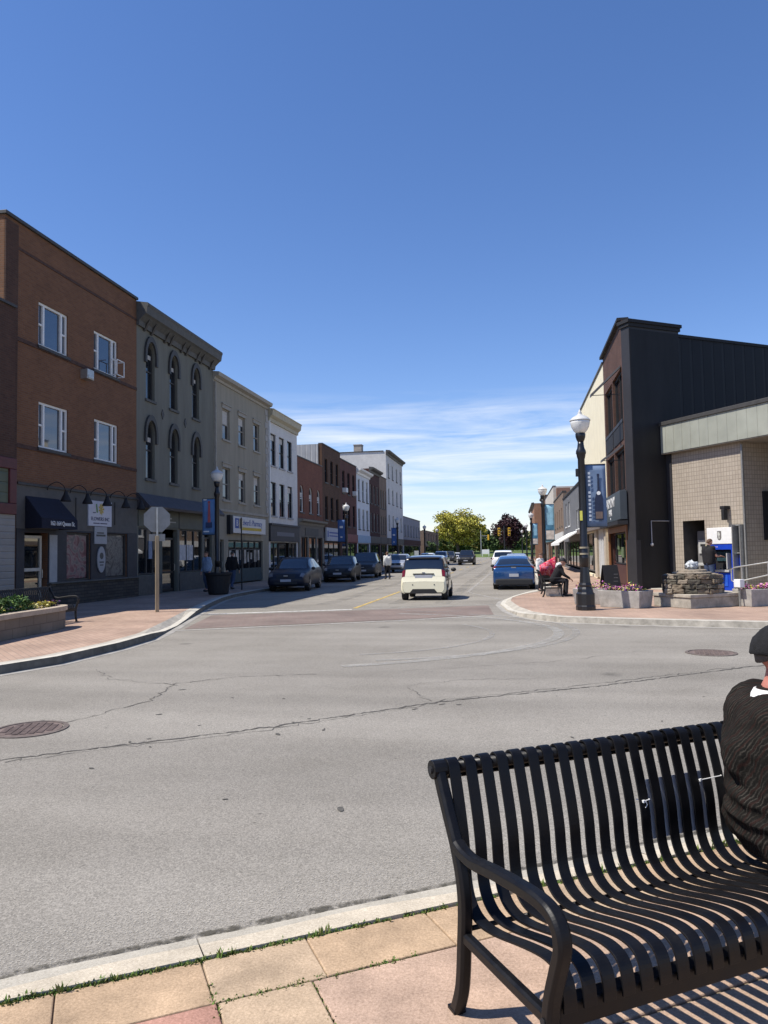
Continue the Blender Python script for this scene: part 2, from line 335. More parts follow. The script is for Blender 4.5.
def offset_line(P, d):
    out = []
    for i, p in enumerate(P):
        a = Vector(P[max(i-1, 0)]); b = Vector(P[min(i+1, len(P)-1)]); t = (b-a); t.z = 0; t.normalize()
        out.append(Vector((p[0]-t.y*d, p[1]+t.x*d, p[2])))
    return out
def kerb(name, P, hs_, side, w=.16, strip=.17, face='shaded_kerb_face', fc=(.13, .12, .10)):
    """P: road-edge polyline; hs_: kerb height at each point; side +1 puts the pavement on the left of the line"""
    g = MB(); A = [Vector((p[0], p[1], 0)) for p in P]
    lo = [p+Vector((0, 0, h)) for p, h in zip(offset_line(A, side*.02), hs_)]
    inn = [p+Vector((0, 0, max(h, .132) if h > .1 else h+.008)) for p, h in zip(offset_line(A, side*w), hs_)]
    in2 = [p+Vector((0, 0, .136)) for p in offset_line(A, side*(w+strip))]
    gut = [p+Vector((0, 0, .004)) for p in offset_line(A, -side*.14)]
    base = [p+Vector((0, 0, .012)) for p in A]
    for i in range(len(A)-1):
        g.quad(gut[i], gut[i+1], base[i+1], base[i], 2)
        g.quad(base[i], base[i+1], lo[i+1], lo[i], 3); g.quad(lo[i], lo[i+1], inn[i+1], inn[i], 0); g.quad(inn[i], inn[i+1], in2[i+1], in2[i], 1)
    return tag(g.build(name, [K['kerbc'], K['concrete'], pm('gutter_concrete', (.30, .285, .255), .9, .25, 3), pm(face, fc, .95, .35, 5)], smooth=False), kind='structure'), in2  # face colour has the side's shade mixed in: dark west, paler east
KL = [(-20, 3.2), (-13.5, 5.6), (-9.6, 7.4), (-8.1, 8.5), (-7.5, 9.83), (-7.2, 10.8), (-7.15, 12.6), (-7.28, 14.05), (-7.6, 15.3), (-8.0, 16.7), (-8.45, 18.2), (-9.05, 20.2), (-9.55, 21.9), (-10.05, 23.7), (-10.65, 26), (-11.05, 28.2), (-11.2, 31), (-11.2, 60), (-11.2, 120), (-11.2, 171)]
HL = [.14]*8 + [.06, .03, .05, .12] + [.14]*8
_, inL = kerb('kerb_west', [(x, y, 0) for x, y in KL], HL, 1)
g = MB(); P = [(p.x, p.y, .13) for p in inL] + [(-15.6, 171, .13), (-15.6, 16, .13), (-30, 10, .13), (-40, 2, .13)]
g.poly(P); tag(g.build('sidewalk_west', pav_l), kind='structure')
KR = [(1.2, 171), (1.2, 60), (1.2, 33), (1.05, 30.5), (.5, 28.6), (-.1, 26.8), (-.45, 25), (-.5, 23.35), (-.25, 20.9), (.09, 19.2), (.5, 18.3), (.99, 17.7), (2.4, 17.15), (4.0, 16.65), (5.1, 16.37), (6.3, 16.3), (8.5, 17.4), (14, 20.8), (40, 37)]
_, inR = kerb('kerb_east', [(x, y, 0) for x, y in KR], [.14]*5 + [.08, .04, .04, .05, .1] + [.14]*9, 1, face='kerb_face_pale', fc=(.34, .31, .26))
g = MB(); g.poly([(p.x, p.y, .13) for p in inR] + [(40, 60, .13), (9, 60, .13), (9, 171, .13)]); tag(g.build('sidewalk_east', pav_l), kind='structure')

# near pavement: a flush kerb and buff sandstone border slabs, then pinkish slabs; every joint is a real gap
def slab(g, s0, s1, o0, o1, mi, z=.022):
    j = lambda: random.uniform(-.004, .004)
    P = [kp(s0+j(), o0+j(), z+j()*.5), kp(s1+j(), o0+j(), z+j()*.5), kp(s1+j(), o1+j(), z+j()*.5), kp(s0+j(), o1+j(), z+j()*.5)]
    g.prism([Vector(p)-Vector((0, 0, .05)) for p in P], (0, 0, .05), mi)
def stone(name, c, var=.2, sp=1.0):
    mt, n, l, b = _bsdf(name); v = _tc(n, l)
    def noise(sc, det, ro=.6):
        q = n.new('ShaderNodeTexNoise'); q.inputs['Scale'].default_value = sc; q.inputs['Detail'].default_value = det; q.inputs['Roughness'].default_value = ro; l.new(v, q.inputs['Vector']); return q.outputs['Fac']
    a = _ramp(n, l, noise(3.2, 8, .7), [(.3, tuple(x*(1-var) for x in c)), (.7, tuple(x*(1+var) for x in c))])
    f = _ramp(n, l, noise(90, 4, .8), [(.3, (.68, .66, .63)), (.7, (1.28, 1.28, 1.3))])
    mx = n.new('ShaderNodeMixRGB'); mx.blend_type = 'MULTIPLY'; mx.inputs[0].default_value = sp; l.new(a, mx.inputs[1]); l.new(f, mx.inputs[2])
    l.new(mx.outputs[0], b.inputs['Base Color']); b.inputs['Roughness'].default_value = .9; b.inputs['Specular IOR Level'].default_value = .25
    bp = n.new('ShaderNodeBump'); bp.inputs['Strength'].default_value = .45; bp.inputs['Distance'].default_value = .006; l.new(noise(55, 5, .7), bp.inputs['Height']); l.new(bp.outputs[0], b.inputs['Normal'])
    MATS[name] = mt; return mt
buff, buff2, pink, red = stone('buff_slab', (.405, .29, .185), .3), stone('buff_slab_pale', (.425, .32, .215), .3), stone('pink_slab', (.40, .285, .21), .28), stone('red_slab', (.36, .20, .15), .28)
g = MB(); s = -14.0
ends = [-3.4, -2.82, -2.28, -1.75, -1.13, -.66]  # joints as photographed
cuts = [-1.21-.56*k for k in range(40, 0, -1)] + [-1.21, -.765] + [-.765+.575*k for k in range(1, 30)]
off0 = .235
for a, b in zip(cuts, cuts[1:]): slab(g, a+.003, b-.003, off0, off0+.312, random.choice((0, 0, 1)))
# second row: small sawn pieces at the left, broad pink slabs to the right, like a patched footway
x = -12.0
while x < 14:
    w = random.uniform(.55, .8) if x < -1.1 else random.uniform(.95, 1.3)
    if x < -1.2 < x+w+.3: w = -1.2-x
    elif abs(x+1.2) < .01: w = .37
    elif abs(x+.83) < .01: w = 1.75
    slab(g, x+.004, x+w-.004, off0+.322, off0+1.0, (3 if -2 < x < -1.3 else (1 if x < -.9 else 2))); x += w
for r in range(10):
    x = -12 + (r % 2)*.6
    while x < 14:
        slab(g, x+.006, x+1.2-.006, off0+1.01+.8*r, off0+1.8+.8*r, random.choice((2, 2, 2, 1))); x += 1.2
tag(g.build('sidewalk_near', [buff, buff2, pink, red], bevel=.006), kind='structure')
g = MB(); g.poly([kp(-40, off0, .010), kp(40, off0, .010), kp(40, 26, .010), kp(-40, 26, .010)])
tag(g.build('footway_bed', pm('joint_dirt', (.20, .165, .115), .95, .4, 8)), kind='structure')
g = MB(); s = -30.0
while s < 30:
    w = 2.4
    a, b = s+.003, s+w-.003
    n_ = 12
    for k in range(n_):
        t0, t1 = a+(b-a)*k/n_, a+(b-a)*(k+1)/n_
        wob = lambda t: .085+.016*math.sin(t*2.1)+.010*math.sin(t*5.7+1)
        g.quad(kp(t0, -.0, .004), kp(t1, -.0, .004), kp(t1, wob(t1), .014), kp(t0, wob(t0), .014), 1)
        g.quad(kp(t0, wob(t0), .014), kp(t1, wob(t1), .014), kp(t1, .218, .03), kp(t0, .218, .03), 0)
        g.quad(kp(t0, .218, .03), kp(t1, .218, .03), kp(t1, .222, -.02), kp(t0, .222, -.02), 0)
    s += w
tag(g.build('kerb_near', [stone('kerb_pale', (.50, .44, .34), .2, .9), stone('kerb_gutter', (.40, .37, .305), .15, .8)]), kind='structure')

# crosswalk band, worn lines, cracks, tyre arcs
def strip(name, pts, w, mat, z=.006, jit=0, wj=0):
    g = MB(); P = [Vector((p[0], p[1], z)) for p in pts]
    L_ = offset_line(P, w/2); R_ = offset_line(P, -w/2)
    if wj:
        for i in range(len(P)):
            k = random.uniform(1-wj, 1+wj); L_[i] = P[i]+(L_[i]-P[i])*k; R_[i] = P[i]+(R_[i]-P[i])*k
    for i in range(len(P)-1): g.quad(R_[i], R_[i+1], L_[i+1], L_[i])
    return tag(g.build(name, mat, recalc=False), kind='structure')
xa, xb = Vector((-7.45, 15.85, 0)), Vector((-8.75, 20.5, 0)); xc, xd = Vector((-2.35, 18.45, 0)), Vector((-4.9, 21.75, 0))
g = MB(); g.poly([(-7.6, 16.2, .005), (-2.8, 18.55, .005), (-.6, 19.95, .005), (-.85, 23.2, .005), (-4.9, 21.35, .005), (-8.5, 19.9, .005)])
tag(g.build('crosswalk', pav_x), kind='structure')
wl_m = worn('worn_white', (.66, .64, .60), .42, .14, 5); yl_m = worn('worn_yellow', (.60, .42, .12), .46, .14, 6); pale = worn('pale_line', (.42, .40, .37), .50, .2, 3); scuff = worn('pale_scuff', (.34, .325, .295), .55, .22, 2.2)
strip('crosswalk_line', [(-8.75, 20.25), (-6.9, 21.0), (-4.85, 21.75)], .22, wl_m, .009)
strip('crosswalk_line', [(-7.75, 15.75), (-5, 17.1), (-2.6, 18.35), (-.75, 19.5)], .16, pale, .009)
strip('crosswalk_line', [(-4.85, 21.75), (-2.8, 22.7), (-.7, 23.6)], .14, pale, .009)
for a, b in ((22.3, 31.5),): strip('centre_line', [(-4.88, a), (-4.9, b)], .13, yl_m, .007)
for k in range(12): strip('centre_line', [(-4.9, 36+k*10), (-4.9, 40+k*10)], .12, yl_m, .007)
strip('parking_line', [(-1.95, 30.2), (-1.85, 55), (-1.8, 120)], .13, pale, .007)
strip('parking_line', [(-1.9, 30.4), (-.4, 25.6)], .12, pale, .007)
scuff2 = worn('chalky_scuff', (.37, .355, .32), .50, .26, 2.6)
def arc(cxy, r, a0, a1, w): strip('tyre_scuff', [(cxy[0]+r*math.cos(R(a0+(a1-a0)*k/24)), cxy[1]+r*math.sin(R(a0+(a1-a0)*k/24))) for k in range(25)], w, scuff, .007)
strip('tyre_scuff', [(q.x, q.y) for q in crv([(-3.2, 20.3, 0), (-1.6, 19.6, 0), (-.1, 18.3, 0), (.75, 16.5, 0), (.7, 14.6, 0), (-.2, 12.8, 0), (-1.3, 11.7, 0), (-2.6, 10.9, 0)], 8)], .22, scuff2, .0075)
arc((-3.4, 16.0), 4.6, -75, 62, .16); arc((-3.7, 15.2), 3.2, -70, 40, .12); arc((-2.2, 22.3), 1.3, 120, 300, .12)
grit = worn('kerb_grit', (.44, .41, .35), .60, .06, 110)
strip('gutter_grit', [kp(-7+k*.7, -.20+.05*math.sin(k*1.7), 0) for k in range(24)], .42, grit, .003, wj=.25)
dirt = worn('gutter_dirt', (.07, .062, .045), .52, .10, 14)
strip('gutter_dirt_line', [kp(-7+k*.35, -.022+.006*math.sin(k*2.3), 0) for k in range(48)], .05, dirt, .0055, wj=.5)
lane = worn('tyre_lane', (.19, .18, .16), .72, .30, 1.1)
for xx in (-7.9, -6.3, -3.9, -2.4): strip('tyre_lane', [(xx+.05*math.sin(k), 24+k*4) for k in range(30)], .5, lane, .0035, wj=.2)
random.seed(31); g = MB()
for _ in range(34):
    q = Vector((random.uniform(-5, 3), random.uniform(4.2, 9), .0042)); n_ = random.randint(5, 8); r_ = random.uniform(.012, .05)*(1.7 if random.random() < .2 else 1); an = random.uniform(0, 3.14)
    P = []
    for k in range(n_):
        a_ = 2*math.pi*k/n_; u, v = r_*random.uniform(.6, 1.2)*math.cos(a_), r_*.45*random.uniform(.6, 1.2)*math.sin(a_); P.append(q+Vector((u*math.cos(an)-v*math.sin(an), u*math.sin(an)+v*math.cos(an), 0)))
    g.poly(P)
tag(g.build('road_chips', pm('chip_dark', (.085, .08, .07), .95, .3, 20), recalc=False), kind='structure')  # flat dark chips in the road surface
crack_m = pm('crack_filler', (.095, .088, .078), .95, .3, 10)
def crack(pts, w, amp, sub):
    out = []; amp *= .9; w *= .85
    for (ax, ay), (bx, by) in zip(pts, pts[1:]):
        for k in range(sub): t = k/sub; out.append((ax+(bx-ax)*t+random.gauss(0, amp), ay+(by-ay)*t+random.gauss(0, amp)))
    strip('road_crack', out+[pts[-1]], w, crack_m, .0045, wj=.7)
crack([(-6.6, 4.6), (-4.34, 5.71), (-2.58, 6.95), (-.88, 8.45), (.99, 9.59), (3.05, 11.14), (6, 13.1)], .028, .016, 46)
crack([(-4.3, 5.66), (-2.5, 6.88), (-.9, 8.36)], .010, .03, 30); crack([(-.9, 8.5), (1.2, 9.9), (3.0, 11.2)], .012, .035, 26)
crack([(-4.6, 7.05), (-4.3, 8.2), (-4.5, 9.3), (-3.9, 9.9), (-2.8, 10.2)], .014, .035, 16); crack([(-4.4, 9.2), (-5.6, 9.6), (-6.3, 10.4)], .010, .03, 14)
crack([(-4.9, 6.4), (-4.8, 5.9), (-4.6, 5.6)], .014, .02, 12); crack([(-1.0, 8.5), (-1.4, 9.4), (-.8, 9.9), (.4, 10.1)], .009, .03, 16)
crack([(-1.6, 10.6), (.5, 11.6), (2.2, 13.0)], .008, .03, 22)

def manhole(loc, r, label, rot):
    t = empty('manhole_cover', loc, rot, label, 'manhole cover')
    g = MB(); g.lathe([(r+.06, -.01), (r+.06, .006), (r+.015, .008), (r+.012, -.01)], n=36); g.build('frame', pm('cast_iron_frame', (.13, .105, .09), .7, .3, 20), t)
    g = MB(); g.lathe([(r, -.02), (r, .004)], n=36)
    st_ = .062
    for i in range(-6, 7):
        for j in range(-9, 10):
            x_, y_ = i*st_*1.15, j*st_*.62
            if x_*x_+y_*y_ < (r-.05)**2: g.box(x_-.027, x_+.027, y_-.012, y_+.012, .004, .012)
    g.build('lid', pm('rusty_iron', (.15, .112, .097), .75, .35, 9, bump=.3), t)
    return t
manhole((-4.8, 6.74, .004), .30, 'rusty iron manhole cover on the road beside the long crack, nearest the bench', R(20))
manhole((3.05, 12.67, .004), .33, 'worn manhole cover on the road before the fountain, farther one', R(-10))

# weeds in the joints of the near pavement
g = MB()
def tuft(p, n, h, sp):
    for _ in range(n):
        a = random.uniform(0, 6.283); d = random.uniform(0, sp); hh = h*random.uniform(.4, 1); w = random.uniform(.0022, .0055)
        b = Vector((p[0]+d*math.cos(a), p[1]+d*math.sin(a), p[2])); le = random.uniform(0, .8)*hh; a2 = random.uniform(0, 6.283)
        tip = b+Vector((le*math.cos(a2), le*math.sin(a2), hh)); mid = b.lerp(tip, .55)+Vector((0, 0, hh*.15)); sdv = Vector((-math.sin(a2), math.cos(a2), 0))*w
        mi = random.choice((0, 0, 1))
        g.quad(b-sdv*.6, b+sdv*.6, mid+sdv, mid-sdv, mi); g.add([mid-sdv, mid+sdv, tip], [(0, 1, 2)], mi)
s = -3.2
while s < 3.5:
    dens = 1.0 if s < -.95 else (.85 if -.95 < s < -.45 else .5)
    if random.random() < dens: tuft(kp(s, random.uniform(.222, .240), .012), random.randint(7, 18), random.uniform(.010, .030)*(1.9 if random.random() < .12 else 1), .022)
    s += .010
for k in range(110): tuft(kp(random.uniform(-1.22, -.38), off0+.317+random.gauss(0, .008), .008), random.randint(6, 14), random.uniform(.008, .026), .018)
for k in range(40): tuft(kp(-.83+random.gauss(0, .008), off0+random.uniform(.31, .62), .008), random.randint(4, 10), random.uniform(.008, .02), .014)
for k in range(24): tuft(kp(-1.205+random.gauss(0, .01), off0+random.uniform(.18, .42), .008), random.randint(4, 9), random.uniform(.01, .028), .014)
for k in range(8): tuft(kp(-.77+random.gauss(0, .008), off0+random.uniform(.2, .4), .008), 6, .016, .012)
for k in range(10): tuft(kp(random.uniform(-.1, 1.7), off0+.312+random.gauss(0, .006), .008), 5, .014, .01)
tag(g.build('weeds', [pm('weed_green', (.10, .165, .03), .8, .4, 30), pm('weed_dry', (.16, .16, .05), .85, .3, 30)], recalc=False), 'green weeds and moss growing in the joints of the near pavement', 'weeds', kind='stuff')
# ------------------------------------------------------------------ buildings
def arch_pts(x0, x1, z1, n=10, pointed=0):
    """the half-round (or slightly pointed) head of an opening whose top is z1: points from (x0, spring) to (x1, spring)"""
    r = (x1-x0)/2; c = (x0+x1)/2; rise = r*(1+pointed); zs = z1-rise
    return [(c-r*math.cos(math.pi*k/n), zs+rise*math.sin(math.pi*k/n)) for k in range(n+1)]
def wall_mesh(W, H, D, ops, rev=.22, z0=0, parapet=.35):
    """front wall in the XZ plane (y = 0, facing -y) with real openings, plus the side and back walls"""
    g = MB()
    xs = sorted({0, W, *[o[0] for o in ops], *[o[1] for o in ops]}); zs = sorted({z0, H, *[o[2] for o in ops], *[o[3] for o in ops]})
    for i in range(len(xs)-1):
        for j in range(len(zs)-1):
            a, b, c, d = xs[i], xs[i+1], zs[j], zs[j+1]; mx, mz = (a+b)/2, (c+d)/2
            if not any(o[0] < mx < o[1] and o[2] < mz < o[3] for o in ops): g.quad((a, 0, c), (b, 0, c), (b, 0, d), (a, 0, d))
    for o in ops:
        a, b, c, d = o[:4]; pt = o[5] if len(o) > 5 else 0
        g.quad((a, 0, c), (a, rev, c), (a, rev, d), (a, 0, d)); g.quad((b, 0, c), (b, 0, d), (b, rev, d), (b, rev, c)); g.quad((a, 0, c), (b, 0, c), (b, rev, c), (a, rev, c))
        if o[4] == 'arch':
            A = arch_pts(a, b, d, 10, pt)
            for k in range(10):
                (p, q), (r, s) = A[k], A[k+1]
                g.quad((p, 0, q), (r, 0, s), (r, 0, d), (p, 0, d)); g.quad((p, 0, q), (p, rev, q), (r, rev, s), (r, 0, s))
        else: g.quad((a, 0, d), (a, rev, d), (b, rev, d), (b, 0, d))
    g.quad((0, 0, z0), (0, 0, H), (0, D, H), (0, D, z0)); g.quad((W, 0, z0), (W, D, z0), (W, D, H), (W, 0, H)); g.quad((0, D, z0), (0, D, H), (W, D, H), (W, D, z0))
    t = .25   # inner face and top of the parapet
    g.quad((0, 0, H), (W, 0, H), (W, t, H), (0, t, H)); g.quad((0, t, H), (W, t, H), (W, t, H-parapet), (0, t, H-parapet))
    return g
def window(root, x0, x1, z0, z1, fm, gm, style='sash', rec=.13, sill=None, lintel=None, arch=None, fw=.06, curtain=0):
    g = MB(); y0, y1 = rec-.05, rec+.02
    zt = z1
    if arch is None:
        g.box(x0, x1, y0, y1, z1-fw, z1)
    else:
        A = arch_pts(x0, x1, z1, 10, arch); zt = A[0][1]
        c_, zc = (x0+x1)/2, zt
        for (p, q), (r, s) in zip(A, A[1:]):
            f = lambda u, v: (c_+(u-c_)*(1-2*fw/(x1-x0)), y0, zc+(v-zc)*(1-2*fw/(x1-x0)))
            i0, i1 = f(p, q), f(r, s); g.prism([(p, y0, q), (r, y0, s), i1, i0], (0, y1-y0, 0))
    g.box(x0, x0+fw, y0, y1, z0+fw, zt-(fw if arch is None else 0)); g.box(x1-fw, x1, y0, y1, z0+fw, zt-(fw if arch is None else 0)); g.box(x0, x1, y0, y1, z0, z0+fw)
    zm = (z0+z1)/2
    if style == 'sash': g.box(x0+fw, x1-fw, y0+.01, y1, zm-.025, zm+.025)
    elif style == 'triple':
        w = x1-x0
        for k in (.2, .8): g.box(x0+w*k-.045, x0+w*k+.045, y0-.01, y1-.002, z0+fw, z1-fw)
        for a, b in ((fw, .2*w-.045), (.8*w+.045, w-fw)): g.box(x0+a, x0+b, y0+.01, y1-.004, zm-.03, zm+.03)
    elif style == 'cross': g.box((x0+x1)/2-.022, (x0+x1)/2+.022, y0+.01, y1, z0+fw, z1-fw)
    f = g.build('window', fm, root)
    g = MB(); yp = rec+.005
    if arch is None: g.quad((x0+fw/2, yp, z0+fw/2), (x1-fw/2, yp, z0+fw/2), (x1-fw/2, yp, z1-fw/2), (x0+fw/2, yp, z1-fw/2))
    else: g.poly([(x0, yp, z0+.02), (x1, yp, z0+.02)] + [(p, yp, q) for p, q in reversed(arch_pts(x0, x1, z1, 10, arch))])
    g.build('pane', gm, f)
    if curtain:
        g = MB(); zc0 = z1-(z1-z0)*curtain
        g.box(x0+fw+.01, x1-fw-.01, yp-.012, yp-.002, zc0, (zt if arch is not None else z1)-fw-.01); g.build('blind', K['curtain'], f)
    if sill: g = MB(); g.box(x0-.08, x1+.08, -.07, rec-.05, z0-.1, z0-.002); g.build('sill', sill, f)
    if lintel: g = MB(); g.box(x0-.1, x1+.1, -.05, .012, z1+.004, z1+.2); g.box(x0-.14, x1+.14, -.10, .012, z1+.2, z1+.26); g.build('lintel', lintel, f)
    return f
def glazing(root, name, x0, x1, z0, z1, y, cuts, fm, gm, fw=.06, transom=None):
    """a shop window: frame with mullions and one sheet of glass behind"""
    g = MB(); g.box(x0, x1, y-.05, y+.03, z0, z0+fw); g.box(x0, x1, y-.05, y+.03, z1-fw, z1)
    for x in [x0, *cuts, x1-fw]: g.box(x, x+fw, y-.048, y+.028, z0+fw, z1-fw)
    if transom: g.box(x0+fw, x1-fw, y-.045, y+.025, transom-.03, transom+.03)
    f = g.build(name, fm, root)
    g = MB(); g.quad((x0+.01, y, z0+.01), (x1-.01, y, z0+.01), (x1-.01, y, z1-.01), (x0+.01, y, z1-.01)); g.build('pane', gm, f)
    return f
def door(root, x0, x1, z0, z1, y, fm, gm, mid=None, name='door', solid=False, fw=.09):
    g = MB(); g.box(x0, x0+fw, y-.05, y+.02, z0, z1); g.box(x1-fw, x1, y-.05, y+.02, z0, z1); g.box(x0+fw, x1-fw, y-.05, y+.02, z1-fw, z1); g.box(x0+fw, x1-fw, y-.05, y+.02, z0, z0+fw*1.6)
    if mid: g.box(x0+fw, x1-fw, y-.048, y+.018, mid-.05, mid+.05)
    f = g.build(name, fm, root)
    g = MB(); g.quad((x0+.02, y-.01, z0+.02), (x1-.02, y-.01, z0+.02), (x1-.02, y-.01, z1-.02), (x0+.02, y-.01, z1-.02)); g.build('pane', gm, f)
    g = MB(); g.tube([(x1-fw*.5, y-.055, z0+.9), (x1-fw*.5, y-.11, z0+.92), (x1-fw*.5, y-.11, z0+1.18), (x1-fw*.5, y-.055, z0+1.2)], .012, 6); g.build('handle', K['steel'], f)
    return f
def flat_roof(root, W, H, D, z=None, gable=None):
    g = MB(); z = z or H-.35; g.quad((.02, .25, z), (W-.02, .25, z), (W-.02, D-.02, z), (.02, D-.02, z)); return g.build('roof', K['roof'], root)
def cornice(root, W, prof, mat, name='cornice', x0=-.02):
    """prof: (out, z) points of the section, swept along the front"""
    g = MB(); P = [(x0, -a, b) for a, b in prof]; g.prism(P, (W-2*x0, 0, 0)); return g.build(name, mat, root)
def part(name, mat, root, *boxes, bevel=0):
    if name in ('pillar', 'fascia_batten', 'column', 'lettering', 'entrance_frame', 'window_poster', 'white_panel', 'spandrel_panel', 'window_display', 'air_conditioner') and len(boxes) > 1:
        return [part(name, mat, root, b, bevel=bevel) for b in boxes][0]
    g = MB()
    for b in boxes: g.box(*b)
    return g.build(name, mat, root, bevel=bevel)
LX = -14.8
def left(name, Y0, label, cat='building'): return empty(name, (LX, Y0, 0), R(90), label, cat)
brown = brick('orange_brown_brick', (.215, .100, .050), (.165, .076, .039), (.165, .11, .078), stain=.2)
brown_dk = brick('dark_brown_brick', (.10, .05, .034), (.075, .038, .028), (.09, .065, .05))
redb = brick('red_brick', (.235, .085, .048), (.18, .062, .037), (.15, .10, .08)); redb2 = brick('red_brown_brick', (.15, .055, .042), (.105, .04, .032), (.12, .08, .07))
tanb = brick('tan_brick', (.24, .17, .12), (.20, .14, .10), (.2, .16, .13)); whiteb = brick('white_painted_brick', (.68, .675, .66), (.62, .615, .60), (.57, .56, .55), stain=.12)
whiteb2 = brick('off_white_brick', (.70, .68, .64), (.64, .62, .59), (.56, .55, .53), stain=.15)
plast_g = pm('grey_stucco', (.150, .150, .126), .85, .17, 1.3, bump=.15, stretch=(1.4, 1.4, .22)); plast_b = pm('beige_stucco', (.275, .252, .20), .85, .15, 1.3, bump=.15, stretch=(1.4, 1.4, .22))
trim_dk = pm('dark_trim', (.05, .048, .046), .6, .2, 6); trim_g = pm('grey_trim', (.085, .085, .08), .7, .2, 6); trim_b = pm('beige_trim', (.30, .28, .24), .7, .15, 6)
whitef = K['white']

# --- dark low block with the burgundy shop front, nearest on the west side
b = empty('dark_brick_shop', (-14.4, 9.0, 0), R(90), 'dark brown brick shop with burgundy framed green panel and pale siding', 'building')
W = 10.4; ops = [(1.0, 9.55, .35, 3.0, 'shop'), (2, 3.4, 6, 7.8, 'win'), (6, 7.4, 6, 7.8, 'win')]
wall_mesh(W, 6.0, 14, ops[:1]).build('wall', brown_dk, b); flat_roof(b, W, 6.0, 14)
part('end_pier', brown_dk, b, (W-1.05, W-.003, -.004, 13.9, 6.003, 9.12)); part('coping', trim_dk, b, (W-1.1, W-.003, -.06, 13.9, 9.123, 9.2))
g = MB(); g.box(.5, W-.02, -.12, .01, 4.3, 4.62); g.box(.5, W-.02, -.12, .01, 2.98, 3.3); g.box(W-.32, W-.02, -.118, .01, 3.3, 4.3); g.box(.5, .8, -.118, .01, 3.3, 4.3)
g.build('fascia_frame', pm('burgundy_paint', (.085, .018, .02), .5, .2, 5), b, bevel=.02)
part('fascia_panel', ribbed('green_panel', (.11, .13, .09), .3, .6, axis='v'), b, (.8, W-.32, -.05, .012, 3.3, 4.3))
part('siding', ribbed('white_siding', (.25, .24, .22), .19, .6, axis='v', depth=.015), b, (W-.85, W-.02, -.06, .012, .3, 2.98))
glazing(b, 'shop_window', 1.0, 9.5, .4, 2.98, .12, [3, 5, 7], trim_dk, K['shop'])
part('base_course', K['grey'], b, (0, W-.02, -.08, .01, .1, .33))

# --- orange-brown brick, three storeys
b = left('brown_brick_building', 19.42, 'orange brown brick three storey building with white triple windows and navy door awning')
W = 7.84; H = 12.05
wins = [(1.62, 3.2, 8.5, 9.93), (4.78, 6.4, 8.5, 9.93), (1.66, 3.24, 5.22, 6.7), (4.82, 6.44, 5.22, 6.7)]
ops = [(*w, 'win') for w in wins] + [(.98, 2.15, .14, 2.5, 'shop'), (3.15, 4.6, .9, 2.56, 'shop'), (5.55, 7.1, .9, 2.58, 'shop')]
wall_mesh(W, H, 16, ops).build('wall', brown, b); flat_roof(b, W, H, 16)
part('corner_pier', brown_dk, b, (0, .58, -.035, .012, .1, H-.12))
part('brick_course', pm('soot_brick', (.075, .042, .032), .9, .3, 9), b, (.58, W, -.03, .01, 8.36, 8.48), (.58, W, -.03, .01, 5.08, 5.2), (.58, W, -.02, .01, 11.2, 11.29))
part('coping', trim_dk, b, (-.05, W+.02, -.08, .3, H+.002, H+.11), bevel=.01)
for w, cu in zip(wins, (0, .3, .45, .15)): window(b, *w, whitef, K['blueglass'], 'triple', fw=.075, sill=trim_dk, rec=.1) if not cu else window(b, *w, whitef, glassy('blue_glass_dim', (.02, .032, .055), .03, 1.9), 'triple', fw=.075, sill=trim_dk, rec=.1)
g = MB()                                                     # open sash guard and air conditioner on the upper right window
for x in (5.9, 6.42):
    for z in (8.55, 9.12): g.bar((x, -.26, z), (x, .02, z), .03, .03)
    g.bar((x, -.26, 8.535), (x, -.26, 9.135), .03, .03)
for z in (8.55, 9.12): g.bar((5.9, -.26, z), (6.42, -.26, z), .03, .03)
g.build('window_guard', whitef, b)
part('vent_hood', K['steel'], b, (3.95, 4.35, -.28, .01, 7.95, 8.3), (3.99, 4.31, -.3, -.27, 7.98, 8.1), bevel=.02)
fas = pm('shopfront_grey', (.10, .095, .087), .7, .12, 4)
part('fascia', fas, b, (.58, W, -.045, .01, 2.62, 3.95)); part('fascia_cap', trim_dk, b, (.58, W, -.1, .01, 3.953, 4.03))
part('fascia_batten', trim_dk, b, (3.62, 3.68, -.07, -.04, 2.9, 3.75), (6.12, 6.18, -.07, -.04, 2.9, 3.75))
part('shopfront_panel', pm('shopfront_dark', (.03, .032, .04), .6, .2, 4), b, (.6, .975, -.04, .012, .1, 2.618), (.975, 2.168, -.04, .012, 2.502, 2.618), (2.17, 3.148, -.04, .012, .9, 2.618), (4.602, 5.548, -.04, .012, .9, 2.618), (7.102, W, -.04, .012, .9, 2.618), (3.148, 4.602, -.04, .012, 2.562, 2.618), (5.548, 7.102, -.04, .012, 2.582, 2.618))
part('stone_base', brick('ledge_stone', (.085, .075, .065), (.055, .05, .046), (.03, .03, .03), .4, .11, .012), b, (2.17, W, -.1, .012, .1, .86)); part('stone_sill', trim_g, b, (2.15, W+.01, -.16, .014, .862, .92), bevel=.01)
door(b, 1.05, 2.0, .16, 2.42, .14, pm('cream_door', (.50, .47, .40), .5, .1, 8), K['shop'], mid=1.35)
part('door_side_panel', pm('grey_white_panel', (.34, .35, .36), .6, .1, 5), b, (2.2, 2.6, -.06, -.041, .2, 2.45))
f = glazing(b, 'shop_window', 3.15, 4.6, .92, 2.55, .1, [], trim_dk, K['shop'])
